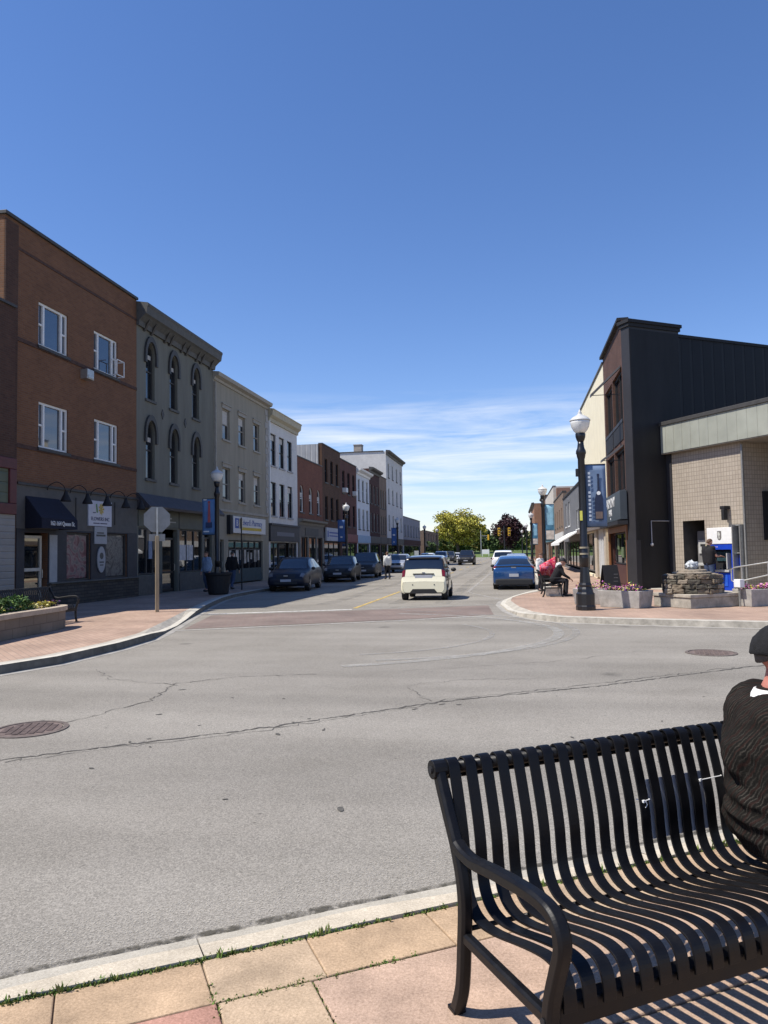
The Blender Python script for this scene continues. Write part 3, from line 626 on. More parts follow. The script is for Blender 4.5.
def poster(name, cs, sc, dist=2.0):
    mt, n, l, bb = _bsdf(name); v = _tc(n, l)
    q = n.new('ShaderNodeTexNoise'); q.inputs['Scale'].default_value = sc; q.inputs['Detail'].default_value = 5; q.inputs['Distortion'].default_value = dist; l.new(v, q.inputs['Vector'])
    l.new(_ramp(n, l, q.outputs['Fac'], cs), bb.inputs['Base Color']); bb.inputs['Roughness'].default_value = .35; return mt
part('poster', poster('pink_photo_print', [(.3, (.06, .02, .03)), (.43, (.16, .05, .07)), (.52, (.22, .17, .17)), (.62, (.08, .07, .08)), (.75, (.26, .23, .22))], 2.2), f, (3.28, 4.47, .075, .095, 1.0, 2.47))
f = glazing(b, 'shop_window', 5.55, 7.1, .92, 2.57, .1, [], trim_dk, K['shop'])
part('poster', poster('grey_photo_print', [(.36, (.02, .02, .022)), (.46, (.10, .10, .10)), (.55, (.15, .15, .14)), (.62, (.03, .03, .034)), (.74, (.2, .2, .19))], 2.6), f, (5.7, 6.95, .075, .095, 1.0, 2.49))
g = MB(); A0, A1 = .99, 2.68                                   # quarter awning over the door
a = [(A0, -.05, 3.62), (A1, -.05, 3.62), (A1+.12, -.64, 2.92), (A0-.05, -.64, 2.92)]
g.quad(*a); g.quad(a[3], a[2], (A1+.12, -.64, 2.62), (A0-.05, -.64, 2.62))
g.add([a[0], a[3], (A0-.05, -.64, 2.62), (A0, -.05, 2.62)], [(0, 1, 2, 3)]); g.add([a[1], a[2], (A1+.12, -.64, 2.62), (A1, -.05, 2.62)], [(0, 1, 2, 3)])
aw = g.build('awning', K['navy'], b, recalc=False); md = aw.modifiers.new('cloth', 'SOLIDIFY'); md.thickness = .012
text('162-164 Queen St.', .2, K['white'], aw, (1.98, -.67, 2.78), depth=.008, sx=.85)
sgn = part('hanging_sign', pm('sign_white', (.55, .55, .60), .5, .05, 8), b, (4.35, 5.86, -.09, -.05, 2.82, 3.72))
text('FLOWERS INC', .19, pm('sign_ink', (.05, .05, .10), .6, .1, 8), sgn, (5.1, -.094, 3.07))
part('lettering', MATS['sign_ink'], sgn, (4.65, 5.05, -.094, -.09, 2.90, 2.935), (5.1, 5.55, -.094, -.09, 2.90, 2.935), (4.62, 4.8, -.094, -.09, 3.28, 3.31))
g = MB()
for k in range(9): a = k*2*math.pi/9; g.prism([(5.16, -.094, 3.44), (5.16+.14*math.cos(a-.25), -.094, 3.44+.17*math.sin(a-.25)), (5.16+.2*math.cos(a), -.094, 3.44+.23*math.sin(a)), (5.16+.14*math.cos(a+.25), -.094, 3.44+.17*math.sin(a+.25))], (0, .003, 0))
g.build('flower_emblem', pm('emblem_yellow', (.50, .36, .05), .6, .1, 8), sgn); 
g = MB(); g.prism([(4.85, -.094, 3.3), (4.95, -.094, 3.3), (4.88, -.094, 3.62), (4.8, -.094, 3.6)], (0, .003, 0)); g.build('leaf_emblem', pm('emblem_green', (.12, .25, .10), .6, .1, 8), sgn)
sg2 = part('hanging_sign', pm('sign_grey', (.33, .34, .36), .5, .06, 8), b, (4.75, 5.55, -.085, -.05, 2.18, 2.8))
part('lettering', trim_g, sg2, (4.85, 5.45, -.089, -.085, 2.45, 2.52), (4.9, 5.35, -.089, -.085, 2.55, 2.6))
g = MB(); P = [(5.2+.26*math.cos(2*math.pi*k/28), -.085, 1.62+.47*math.sin(2*math.pi*k/28)) for k in range(28)]; g.prism(P, (0, .035, 0))
ov = g.build('oval_sign', MATS['sign_grey'], b)
g = MB(); P = [(5.2+.12*math.cos(2*math.pi*k/20), -.089, 1.75+.12*math.sin(2*math.pi*k/20)) for k in range(20)]; g.prism(P, (0, .004, 0)); g.box(5.06, 5.34, -.089, -.085, 1.5, 1.55); g.box(5.09, 5.31, -.089, -.085, 1.4, 1.44); g.build('emblem', trim_g, ov)
for x in (2.22, 3.45, 4.68, 5.97, 7.1):                        # gooseneck lamps
    g = MB(); P = crv([(x-.22, -.1, 3.88), (x-.23, -.16, 4.02), (x-.12, -.36, 4.14), (x-.0, -.52, 4.02), (x+.06, -.56, 3.82)], 5); g.tube(P, .015, 6); gl = g.build('gooseneck_lamp', K['blackmat'], b)
    g = MB(); g.lathe([(.04, .12), (.055, .10), (.07, .02), (.16, -.17), (.17, -.22), (.15, -.22)], (x+.07, -.56, 3.74), 14); g.build('lamp_shade', K['blackmat'], gl, smooth=True)

# --- grey stucco with arched windows and a bracketed cornice
b = left('grey_arched_building', 27.27, 'grey stucco three storey building with pointed arched windows and bracketed cornice')
W = 7.7; H = 11.25
up = [(c-.38, c+.38, z0, z1) for z0, z1 in ((8.2, 10.62), (4.9, 7.32)) for c in (1.15, 3.3, 5.62)]
ops = [(*w, 'arch', .55) for w in up] + [(.15, 2.0, .95, 2.86, 'shop'), (2.2, 3.65, .14, 2.86, 'shop'), (3.85, 6.3, .95, 2.9, 'shop'), (6.55, 7.45, .14, 2.86, 'shop')]
wall_mesh(W, H, 16, ops).build('wall', plast_g, b); flat_roof(b, W, H, 16)
for w in up:
    f = window(b, *w, trim_dk, K['dark'], 'sash', arch=.55, sill=trim_g, rec=.16, curtain=random.choice((0, .35, .2)))
    A = arch_pts(w[0]-.02, w[1]+.02, w[3]+.03, 10, .55); B = arch_pts(w[0]-.17, w[1]+.17, w[3]+.26, 10, .62); g = MB()
    for k in range(10): g.prism([(A[k][0], -.09, A[k][1]), (A[k+1][0], -.09, A[k+1][1]), (B[k+1][0], -.09, B[k+1][1]), (B[k][0], -.09, B[k][1])], (0, .1, 0))
    for x in (w[0]-.17, w[1]+.02): g.box(x, x+.15, -.088, .01, A[0][1]-.32, A[0][1]+.02)
    g.build('hood_mould', trim_dk, f)
for x in (2.22, 4.45): g = MB(); g.prism([(x-.13, -.03, 7.8), (x, -.03, 7.58), (x+.13, -.03, 7.8), (x, -.03, 8.02)], (0, .035, 0)); g.build('wall_tie', trim_dk, b)
cornice(b, W, [(0, 11.05), (.10, 11.05), (.14, 11.25), (.34, 11.44), (.44, 11.5), (.48, 11.76), (.52, 11.84), (.50, 11.93), (0, 12.02)], trim_g)
for x in (.5, 1.1, 2.3, 2.75, 3.9, 4.4, 5.5, 6.0, 7.1): g = MB(); g.prism([(x, 0, 10.95), (x, -.08, 10.97), (x, -.32, 11.4), (x, 0, 11.4)], (.12, 0, 0)); g.build('cornice_bracket', trim_dk, b)
cornice(b, W, [(0, 3.7), (.1, 3.7), (.55, 3.62), (.58, 3.72), (.1, 4.24), (0, 4.26)], pm('shop_cornice', (.055, .05, .055), .6, .2, 4), 'shop_cornice')
part('fascia', pm('olive_fascia', (.10, .105, .085), .65, .15, 2), b, (.1, 3.7, -.04, .012, 2.92, 3.62), (3.76, 6.4, -.04, .012, 2.92, 3.62)); part('fascia_batten', trim_dk, b, (3.7, 3.76, -.06, .01, 2.92, 3.62), (6.4, 7.6, -.05, .01, 2.9, 3.62))
part('lettering', pm('faded_lettering', (.36, .35, .32), .7, .2, 9), b, (2.3, 3.0, -.046, -.042, 3.3, 3.36), (2.35, 3.4, -.046, -.042, 3.15, 3.2))
glazing(b, 'shop_window', .15, 2.0, .97, 2.85, .1, [.9, 1.45], trim_dk, K['shop'], .05); glazing(b, 'shop_window', 3.85, 6.3, .97, 2.89, .1, [4.65, 5.45], trim_dk, K['shop'], .05)
door(b, 2.3, 3.55, .16, 2.5, .18, pm('black_door', (.012, .012, .013), .5, .2, 8), K['shop'], mid=1.0); door(b, 6.6, 7.4, .16, 2.6, .15, MATS['black_door'], K['dark'], mid=1.0)
part('window_poster', pm('poster_pale', (.5, .5, .52), .6, .2, 6), b, (4.0, 4.95, .07, .09, 1.5, 2.2), (5.0, 5.4, .07, .09, 1.5, 2.2)); part('window_poster', pm('poster_blue', (.2, .25, .36), .6, .3, 6), b, (1.15, 1.5, .07, .09, 1.6, 2.35))
part('stall_riser', trim_g, b, (.1, 2.05, -.05, .012, .1, .93)); part('stall_riser', trim_g, b, (3.8, 6.35, -.05, .012, .1, .93))

# --- beige three storeys with the pharmacy sign
b = left('beige_building', 34.97, 'beige stucco three storey building with lintelled sash windows above a blue and yellow shop sign')
W = 8.4; H = 10.95
up = [(x, x+1.0, z0, z1) for z0, z1 in ((7.75, 9.36), (4.57, 6.27)) for x in (1.18, 3.45, 5.82)]
ops = [(*w, 'win') for w in up] + [(1.9, 7.3, .14, 2.5, 'shop'), (.5, 1.3, .14, 2.5, 'shop')]
wall_mesh(W, H, 16, ops).build('wall', plast_b, b); flat_roof(b, W, H, 16)
for w in up: window(b, *w, trim_b, K['dark'], 'sash', sill=trim_b, lintel=trim_b, curtain=random.choice((0, .3, .5, .25)))
cornice(b, W, [(0, 10.6), (.06, 10.6), (.1, 10.72), (.3, 10.8), (.34, 10.98), (0, 11.02)], trim_b)
part('string_course', trim_b, b, (0, W, -.06, .01, 3.95, 4.08)); part('downpipe', trim_b, b, (.05, .17, -.12, .01, .2, 10.5), bevel=.02); part('quoin', pm('pale_quoin', (.34, .33, .31), .8, .15, 3), b, *[(W-.42-(.12 if k % 2 else 0), W-.02, -.03, .012, 4.2+k*.4, 4.56+k*.4) for k in range(16)])
sg = part('shop_sign', pm('sign_cream', (.55, .55, .55), .5, .05, 5), b, (2.05, 7.15, -.24, .01, 2.86, 3.76), bevel=.02)
part('sign_end_box', K['blackmat'], b, (1.7, 2.04, -.2, .01, 2.8, 3.8))  # black box at the left end of the sign
sb = pm('sign_blue', (.05, .09, .30), .6, .1, 8); sy = pm('sign_yellow', (.50, .36, .03), .6, .1, 8)
text("Edward's Pharmacy", .46, sb, sg, (4.85, -.243, 3.45), sx=.92)
part('emblem', sb, sg, (2.25, 2.85, -.244, -.24, 3.12, 3.66)); text('B', .46, K['white'], sg, (2.55, -.249, 3.39)); part('yellow_strip', sy, sg, (3.1, 6.4, -.244, -.24, 3.04, 3.2))
glazing(b, 'shop_window', 1.9, 7.3, .2, 2.48, .14, [3.1, 4.2, 5.2, 6.2], trim_dk, K['shop'], .07, 2.0); part('lower_panel', pm('teal_panel', (.03, .055, .065), .6, .2, 4), b, (2.0, 7.2, .05, .085, .22, .95))
for k in range(9): x = 2.2+k*.55+random.uniform(-.1, .1); part('window_display', pm('display_goods', (.42, .40, .36), .7, .5, 2), b, (x, x+random.uniform(.2, .42), .1, .12, 1.1+random.uniform(0, .4), 1.75+random.uniform(0, .3)))
door(b, .52, 1.28, .16, 2.46, .16, trim_g, K['shop'], mid=1.0)

# --- white painted brick
b = left('white_brick_building', 43.4, 'white painted brick three storey building with cream cornice and tall dark windows')
W = 6.15; H = 10.2
up = [(x, x+1.08, z0, z1) for z0, z1 in ((7.25, 9.27), (4.1, 6.22)) for x in (.42, 2.15, 3.9)]
ops = [(*w, 'win') for w in up] + [(.3, 5.85, .14, 2.45, 'shop')]
wall_mesh(W, H, 16, ops).build('wall', whiteb, b); flat_roof(b, W, H, 16)
for w in up: window(b, *w, K['blackmat'], K['dark'], 'sash', sill=pm('grey_sill', (.35, .35, .36), .8, .1, 6), curtain=random.choice((0, 0, .2)))
part('gutter_pipe', whitef, b, (.02, .12, -.11, .01, 3.6, 10.0))
cornice(b, W, [(0, 9.95), (.1, 9.95), (.12, 10.15), (.3, 10.3), (.34, 10.6), (.4, 10.68), (0, 10.74)], pm('cream_cornice', (.40, .36, .26), .7, .12, 4))
part('fascia', pm('charcoal_fascia', (.045, .043, .045), .6, .2, 3), b, (0, W, -.12, .012, 2.5, 3.5), (0, W, -.2, .012, 3.5, 3.62)); part('lettering', pm('dim_lettering', (.14, .14, .16), .6, .1, 5), b, (1.2, 4.9, -.126, -.12, 2.85, 3.1))
glazing(b, 'shop_window', .3, 2.0, .5, 2.44, .1, [1.1], trim_dk, K['shop']); glazing(b, 'shop_window', 4.2, 5.85, .5, 2.44, .1, [5.0], trim_dk, K['shop']); door(b, 2.4, 3.9, .16, 2.4, .2, MATS['black_door'], K['dark'], mid=1.1)

# --- red brick, two storeys, round-headed windows
b = left('red_brick_shop', 49.55, 'two storey red brick shop with three round headed white windows')
W = 6.85; H = 8.5
up = [(x, x+.95, 4.65, 6.6) for x in (.6, 2.95, 5.2)]
wall_mesh(W, H, 15, [(*w, 'arch') for w in up] + [(.5, 6.4, .14, 2.9, 'shop')]).build('wall', redb, b); flat_roof(b, W, H, 15)
for w in up: window(b, *w, whitef, K['dark'], 'sash', arch=0, sill=trim_g, curtain=.45)
cornice(b, W, [(0, 3.75), (.1, 3.75), (.15, 3.9), (.4, 4.0), (.42, 4.14), (0, 4.2)], pm('stone_cornice', (.20, .185, .155), .8, .15, 4), 'shop_cornice')
part('fascia', pm('stone_fascia', (.15, .135, .115), .8, .15, 4), b, (0, W, -.06, .012, 2.9, 3.75)); part('name_panel', trim_dk, b, (1.6, 5.2, -.09, -.06, 3.0, 3.55)); [part('pillar', MATS['stone_cornice'], b, (x0, x1, -.1, .012, .1, 2.9), bevel=.02) for x0, x1 in ((.05, .5), (6.4, 6.8), (2.2, 2.45), (4.5, 4.75))]
glazing(b, 'shop_window', .5, 6.4, .2, 2.88, .1, [1.5, 2.5, 4.4, 5.3], trim_dk, K['shop'])
part('coping', trim_dk, b, (0, W, -.05, .3, H+.002, H+.08))

def plain(name, Y0, W, H, D, wall, label, up, frame, gm=None, shop=None, top=None, corn=None, fasc=None, arch=None, sillm=None):
    b = left(name, Y0, label)
    ops = [(*w, 'arch' if arch is not None else 'win') for w in up] + [(.4, W-.4, .14, 2.6, 'shop')]
    wall_mesh(W, H, D, ops).build('wall', wall, b); flat_roof(b, W, H, D)
    for w in up: window(b, *w, frame, gm or K['dark'], 'sash', sill=sillm or trim_g, arch=arch, curtain=random.choice((0, 0, .3)))
    glazing(b, 'shop_window', .4, W-.4, .2, 2.58, .12, [W*.35, W*.62], trim_dk, K['shop'])
    part('fascia', fasc or trim_dk, b, (.05, W-.05, -.1, .012, 2.65, 3.4), bevel=.02)
    if corn: cornice(b, W, [(0, H-.4), (.1, H-.4), (.15, H-.2), (.45, H-.05), (.5, H+.12), (0, H+.18)], corn)
    else: part('coping', trim_dk, b, (0, W, -.06, .3, H+.002, H+.09))
    return b
def grid(xs, w, rows): return [(x, x+w, a, c) for a, c in rows for x in xs]
b = plain('dark_brown_building', 56.4, 6.2, 10.35, 15, brick('umber_brick', (.135, .068, .036), (.105, .054, .030), (.07, .05, .04)), 'dark brown three storey brick building with grey ribbed side wall above the red shop', grid((.8, 2.65, 4.5), .85, ((7.4, 9.3), (4.4, 6.3))), K['blackmat'])
part('side_cladding', ribbed('grey_ribbed_cladding', (.36, .36, .36), .42, .5, depth=.04), b, (-.06, -.004, .3, 14.9, 8.3, 10.33))
sg = part('shop_sign', pm('sign_pale', (.40, .42, .46), .6, .1, 3), b, (.3, 5.2, -.22, -.101, 2.7, 3.75)); part('lettering', sb, sg, (.6, .95, -.226, -.22, 3.0, 3.5), (1.2, 4.6, -.226, -.22, 3.3, 3.42), (1.2, 4.0, -.226, -.22, 3.05, 3.15))
b = plain('brownish_red_building', 62.6, 6.6, 9.9, 15, redb2, 'brownish red brick three storey building with air conditioners, left of a narrow white building', grid((.7, 2.75, 4.85), .95, ((7.0, 9.0), (4.1, 6.1))), K['blackmat'], fasc=pm('dull_red_fascia', (.20, .05, .045), .6, .2, 3))
part('air_conditioner', whitef, b, (.8, 1.45, -.35, .1, 7.05, 7.45), (4.95, 5.6, -.35, .1, 7.05, 7.45), bevel=.02)
plain('narrow_white_building', 69.2, 6.4, 9.7, 14, pm('white_stucco', (.62, .64, .66), .85, .08, 2), 'narrow white stucco building with grey windows and pale blue shop fascia', grid((.7, 2.7, 4.7), .95, ((6.8, 8.9), (4.0, 6.0))), K['steel'], corn=whitef, fasc=pm('pale_blue_fascia', (.28, .40, .52), .6, .1, 3))
b = plain('maroon_brick_building', 75.6, 5.9, 10.5, 14, brick('maroon_brick', (.085, .03, .025), (.065, .025, .02), (.07, .05, .045)), 'maroon brick three storey building under a brown sloping roof', grid((.6, 2.5, 4.4), .85, ((6.9, 8.9), (3.9, 5.9))), K['steel'], corn=trim_dk)
g = MB(); g.add([(0, .6, 10.3), (5.9, .6, 10.3), (5.9, 13, 10.3), (0, 13, 10.3), (1.2, 5.5, 11.5), (4.7, 5.5, 11.5)], [(0, 1, 5, 4), (1, 2, 5), (2, 3, 4, 5), (3, 0, 4)]); g.build('sloping_roof', pm('brown_shingle', (.19, .105, .075), .9, .25, 6), b)
plain('tan_brick_building', 81.5, 4.6, 10.3, 13.5, tanb, 'slim tan brick three storey building beside the tall white block', grid((.5, 1.9, 3.3), .75, ((6.7, 8.8), (3.8, 5.8))), K['steel'])
b = plain('tall_white_building', 86.2, 12.9, 13.7, 12, whiteb2, 'tall off white four storey block with dark cornice and rooftop chimney', grid((1.2, 4.2, 7.4, 10.6), .95, ((10.7, 12.4), (7.6, 9.4), (4.4, 6.2))), K['steel'], corn=trim_dk)
rf = [o for o in KIDS(b) if o.name.startswith('roof')][0]
part('chimney', pm('chimney_brick', (.34, .30, .26), .9, .2, 3), rf, (.25, 1.3, 3.0, 3.95, 13.3, 14.6), (.2, 1.35, 2.95, 4.0, 14.602, 14.7))
part('roof_edge', trim_dk, b, (-.08, .3, .3, 12, 13.702, 13.8))
b = plain('low_grey_building', 99.2, 18.0, 6.5, 14, pm('slate_grey_render', (.24, .25, .28), .8, .15, .5), 'low grey two storey building with small windows, last on the west side', grid((1, 4, 7, 10, 13, 16), 1.0, ((3.9, 5.5),)), K['steel'], fasc=brick('maroon_brick_low', (.10, .04, .03), (.08, .035, .03), (.07, .05, .04)))
plain('distant_brick_block', 122, 24, 5.2, 12, tanb, 'long low brick block beyond the grey building near the trees', grid((2, 6, 10, 14, 18), 1.2, ((3.6, 4.8),)), K['steel'])

# ---------------- east side
SC = .951; RX = 4.54*SC
def rightb(name, Y1, label):
    o = empty(name, (RX, Y1*SC, .1275), R(-90), label, 'building'); o.scale = (SC,)*3; return o   # local x runs back towards the camera
CA = math.atan2(C.y, C.x)
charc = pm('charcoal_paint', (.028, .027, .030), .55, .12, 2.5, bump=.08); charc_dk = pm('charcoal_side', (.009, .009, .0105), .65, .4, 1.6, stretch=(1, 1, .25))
# black corner building: its street front
Yb = 37.6
b = rightb('black_corner_building', Yb, 'tall charcoal corner building with brick front, folded awnings and a slate shop sign')
W = Yb-29.67/SC                                     # the street front ends at the corner pier
ops = [(.45, 3.0, 7.0, 9.15, 'win'), (3.2, 6.1, 7.0, 9.15, 'win'), (.45, 3.0, 4.08, 5.9, 'win'), (3.2, 6.1, 4.08, 5.9, 'win'), (.5, 6.1, .16, 2.55, 'shop')]
up = [o[:4] for o in ops[:4]]
wall_mesh(W, 11.0, .62, ops, .3).build('front_wall', brick('corner_brown_brick', (.125, .060, .042), (.09, .044, .034), (.10, .075, .06), stain=.35), b)
# the pier, side return and body are square to the skew cross street: worked out in the street frame, then moved into the building's frame
def inb(v): return ((Yb*SC-v[1])/SC, (v[0]-RX)/SC, (v[2]-.1275)/SC)
P0 = Vector((4.54, 29.31, 0)); A = P0; Bp = P0+C*2.46; nb = Vector((-N.x, -N.y, 0)); PT = 10.24
def pr(pts, z0, z1, g, mi=0): g.prism([inb((p[0], p[1], z0)) for p in pts], (0, 0, (z1-z0)/SC), mi)
def block(a0, a1, n0, n1, z0, z1, g): pr([A+C*a0+nb*n0, A+C*a1+nb*n0, A+C*a1+nb*n1, A+C*a0+nb*n1], z0, z1, g)
g = MB(); block(0, 2.46, 0, .45, .1, PT, g); g.build('corner_pier', charc, b)
g = MB(); block(-.05, 2.52, -.05, .51, PT+.003, PT+.14, g); block(-.10, 2.56, -.10, .56, PT+.143, PT+.27, g); g.box(-.02, W, -.16, .3, 11.003, 11.12); g.build('coping', K['blackmat'], b)
g = MB(); block(-.05, .18, -.05, .49, .1, 2.0, g); g.build('pier_base', charc, b)
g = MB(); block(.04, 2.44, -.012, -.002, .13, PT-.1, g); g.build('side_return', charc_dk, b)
g = MB(); [block(.0, 2.46, -.006, .01, z_, z_+.035, g) for z_ in (2.72, 6.3)]; [block(u_, u_+.03, -.006, .01, .2, PT-.1, g) for u_ in (1.2,)]; g.build('panel_joint', K['blackmat'], b)
g = MB(); block(2.47, 16.5, .07, .37, 0, 10.05, g); g.build('side_cladding', ribbed('black_ribbed_metal', (.008, .009, .012), .19, .6, depth=.02), b)
g = MB(); block(2.47, 16.5, .03, .41, 10.053, 10.17, g); g.build('cladding_cap', K['blackmat'], b)
q0 = A+C*2.47+nb*.2
g = MB(); pr([(RX+.3, 34.7), (RX+.3, 30.1), tuple((A+C*2.4+nb*.5).xy), tuple((q0+C*13.9).xy), (19.5, 42), (19.5, 43)], 9.7, 9.8, g); g.build('roof', K['roof'], b)
for w in up:
    f = window(b, *w, K['blackmat'], K['dark'], 'cross', rec=.16, fw=.1)
    g = MB(); g.box(w[0]-.05, w[1]+.05, -.05, .02, w[2]-.14, w[2]-.01); g.build('sill', charc, f)
part('spandrel_panel', K['blackmat'], b, (.45, 3.0, -.03, .01, 6.15, 6.85)); part('spandrel_panel', K['blackmat'], b, (3.2, 6.1, -.03, .01, 6.15, 6.85))
for z, ou, dr in ((9.25, 1.25, 1.15), (5.95, .9, .62)):
    g = MB(); g.prism([(5.6, -.02, z), (5.6, -ou, z-dr), (5.6, -ou, z-dr-.10), (5.6, -.02, z-.09)], (.34, 0, 0)); aw = g.build('folded_awning', pm('awning_grey', (.10, .10, .105), .5, .15, 3), b)
    g = MB(); g.bar((5.75, -ou, z-dr-.02), (5.75, -.02, z-dr-.02), .025, .025); g.build('tie_rod', K['blackmat'], aw)
sg = part('shop_sign', pm('slate_sign', (.038, .047, .055), .45, .1, 3), b, (.25, 6.5, -.3, -.02, 2.82, 4.0), bevel=.015)
text('HARMONY', .62, K['white'], sg, (3.3, -.306, 3.62), sx=1.1); text('HAIR', .42, K['white'], sg, (3.4, -.306, 3.2), sx=1.1); part('emblem', K['white'], sg, (3.3, 3.5, -.305, -.3, 2.92, 3.0))
part('sign_ledge', K['blackmat'], b, (.1, 6.5, -.42, -.01, 2.62, 2.78))
part('wood_surround', K['wood'], b, (.28, .55, -.06, .02, .14, 2.6), (6.0, 6.25, -.06, .02, .14, 2.6), (.55, 6.0, -.055, .02, 2.35, 2.6)); glazing(b, 'shop_window', 1.9, 5.95, .95, 2.34, .12, [3.8], K['blackmat'], K['shop']); part('stall_riser', pm('oxblood_panel', (.06, .018, .015), .5, .2, 4), b, (1.9, 5.98, -.02, .1, .14, .93)); door(b, .58, 1.85, .16, 2.33, .2, MATS['oxblood_panel'], K['shop'], mid=1.0)
part('window_display', pm('display_green', (.10, .14, .07), .7, .4, 6), b, (2.6, 3.1, .06, .1, 1.6, 2.1), (3.8, 4.4, .06, .1, 1.25, 1.7))
# conduit on the dark return
pc = A+C*.72-nb*.04; pd = A+C*1.62-nb*.04
g = MB(); g.tube([inb((pd.x, pd.y, 2.72)), inb((pc.x, pc.y, 2.72)), inb((pc.x, pc.y, 1.85))], .022, 6); g.ball(inb((pc.x, pc.y, 1.82)), .07); g.build('conduit', pm('grey_pvc', (.34, .34, .35), .5, .1, 5), b)

# cream building
b = rightb('cream_building', 52.3, 'tall blank cream building beside the charcoal corner building, shop front below')
W = 14.66; H = 10.8
wall_mesh(W, H, 14, [(.5, 13.9, .14, 2.6, 'shop')]).build('wall', ribbed('cream_boarding', (.78, .70, .50), .32, .6, var=.06, depth=.012), b); flat_roof(b, W, H, 14)
part('coping', trim_g, b, (-.04, W, -.06, .3, H+.002, H+.1))
part('fascia', pm('fascia_brown', (.16, .13, .11), .6, .2, 3), b, (.2, W-.1, -.35, .012, 2.66, 2.95)); part('pillar', pm('pillar_tan', (.42, .36, .28), .7, .12, 3), b, (.2, .7, -.12, .05, .1, 2.66), (9.2, 10.4, -.12, .05, .1, 2.66), (13.7, 14.5, -.12, .05, .1, 2.66)); part('column', whitef, b, *[(10.9+k*.75, 11.05+k*.75, -.06, .05, .14, 2.66) for k in range(4)])
glazing(b, 'shop_window', .8, 13.6, .3, 2.62, .15, [3, 6, 9, 11.5], trim_g, K['shop']); part('shop_sign', pm('sign_red', (.42, .06, .04), .5, .15, 4), b, (11.2, 14.2, -.32, -.02, 3.15, 3.95)); part('white_panel', whitef, b, (8.6, 10.9, -.3, -.02, 3.15, 4.2)); part('dark_panel', trim_dk, b, (11.0, 14.4, -.3, -.02, 3.96, 4.6))
# dark grey building with the white awning
b = rightb('dark_grey_building', 70.5, 'two storey dark grey building with pale windows and a white shop awning')
W = 18.15; H = 6.2; up = [(3.0, 4.4, 3.6, 5.6), (6.5, 7.9, 3.6, 5.6), (14.2, 15.4, 3.1, 4.5), (15.9, 17.1, 3.1, 4.5)]
wall_mesh(W, H, 14, [(*w, 'win') for w in up] + [(.6, W-.6, .14, 2.3, 'shop')]).build('wall', pm('dark_grey_boards', (.13, .13, .135), .7, .15, .8), b); flat_roof(b, W, H, 14)
part('coping', K['blackmat'], b, (-.05, W+.02, -.08, .3, H+.002, H+.14)); part('side_boarding', ribbed('grey_lap_siding', (.22, .22, .225), .22, .6, axis='v', depth=.02), b, (W+.002, W+.04, .05, 13.9, 2.6, H))
for w in up: window(b, *w, whitef, K['blueglass'], 'sash', sill=whitef, fw=.12)
glazing(b, 'shop_window', .6, W-.6, .3, 2.28, .1, [3, 6, 9, 12, 15], trim_dk, K['shop'])
g = MB(); g.prism([(6, -.03, 3.0), (6, -1.5, 2.15), (6, -1.5, 1.95), (6, -1.46, 1.95), (6, -1.46, 2.08), (6, -.03, 2.9)], (11.3, 0, 0)); g.build('awning', pm('white_canvas', (.72, .72, .70), .8, .06, 4), b)
# further shops
def plain_r(name, Y0, W, H, wall, label, up, fasc, corn=None, frame=None, xo=0):
    b = rightb(name, Y0+W, label); b.location.x -= xo
    wall_mesh(W, H, 13, [(*w, 'win') for w in up] + [(.4, W-.4, .14, 2.6, 'shop')]).build('wall', wall, b); flat_roof(b, W, H, 13)
    for w in up: window(b, *w, frame or whitef, K['dark'], 'sash', sill=trim_g)
    glazing(b, 'shop_window', .4, W-.4, .2, 2.58, .12, [W*.35, W*.62], trim_dk, K['shop']); part('fascia', fasc, b, (.05, W-.05, -.12, .012, 2.65, 3.3))
    if corn: cornice(b, W, [(0, H-.3), (.1, H-.3), (.4, H-.05), (.42, H+.1), (0, H+.15)], corn)
    else: part('coping', trim_dk, b, (-.03, W+.03, -.06, .3, H+.002, H+.1))
    return b
b = plain_r('tan_brick_shop', 70.6, 16.5, 7.0, tanb, 'tan brick shop with tall chimney stack beyond the dark grey building', grid((2, 6, 10, 13.5), 1.1, ((3.9, 5.6),)), pm('fascia_white', (.55, .55, .53), .6, .1, 3))
part('chimney_stack', brick('stack_brick', (.30, .15, .10), (.24, .12, .085), (.2, .15, .12)), b, (0.2, 1.4, .3, 1.8, 6.5, 8.6))
plain_r('pale_stucco_shop', 87.2, 22, 8.9, pm('pale_stucco', (.50, .46, .40), .85, .12, 1), 'pale stucco two storey shop near the far right lamps', grid((2, 6, 10, 14, 18), 1.2, ((4.2, 6.4),)), pm('fascia_teal', (.06, .14, .17), .6, .1, 3))
plain_r('maroon_brick_shop', 109.3, 13, 9.6, redb2, 'maroon brick shop just before the orange brick one', grid((2, 5.5, 9), 1.2, ((4.4, 6.8),)), trim_dk, trim_dk)
plain_r('orange_brick_shop', 122.5, 30, 9.2, brick('orange_brick', (.36, .18, .10), (.30, .15, .09), (.26, .2, .16)), 'orange brick two storey shop farthest along on the east side', grid((2, 6, 10, 14, 18, 22, 26), 1.5, ((4.6, 7.0),)), pm('fascia_grey', (.3, .3, .3), .6, .1, 3), trim_dk, whitef, xo=1.2)

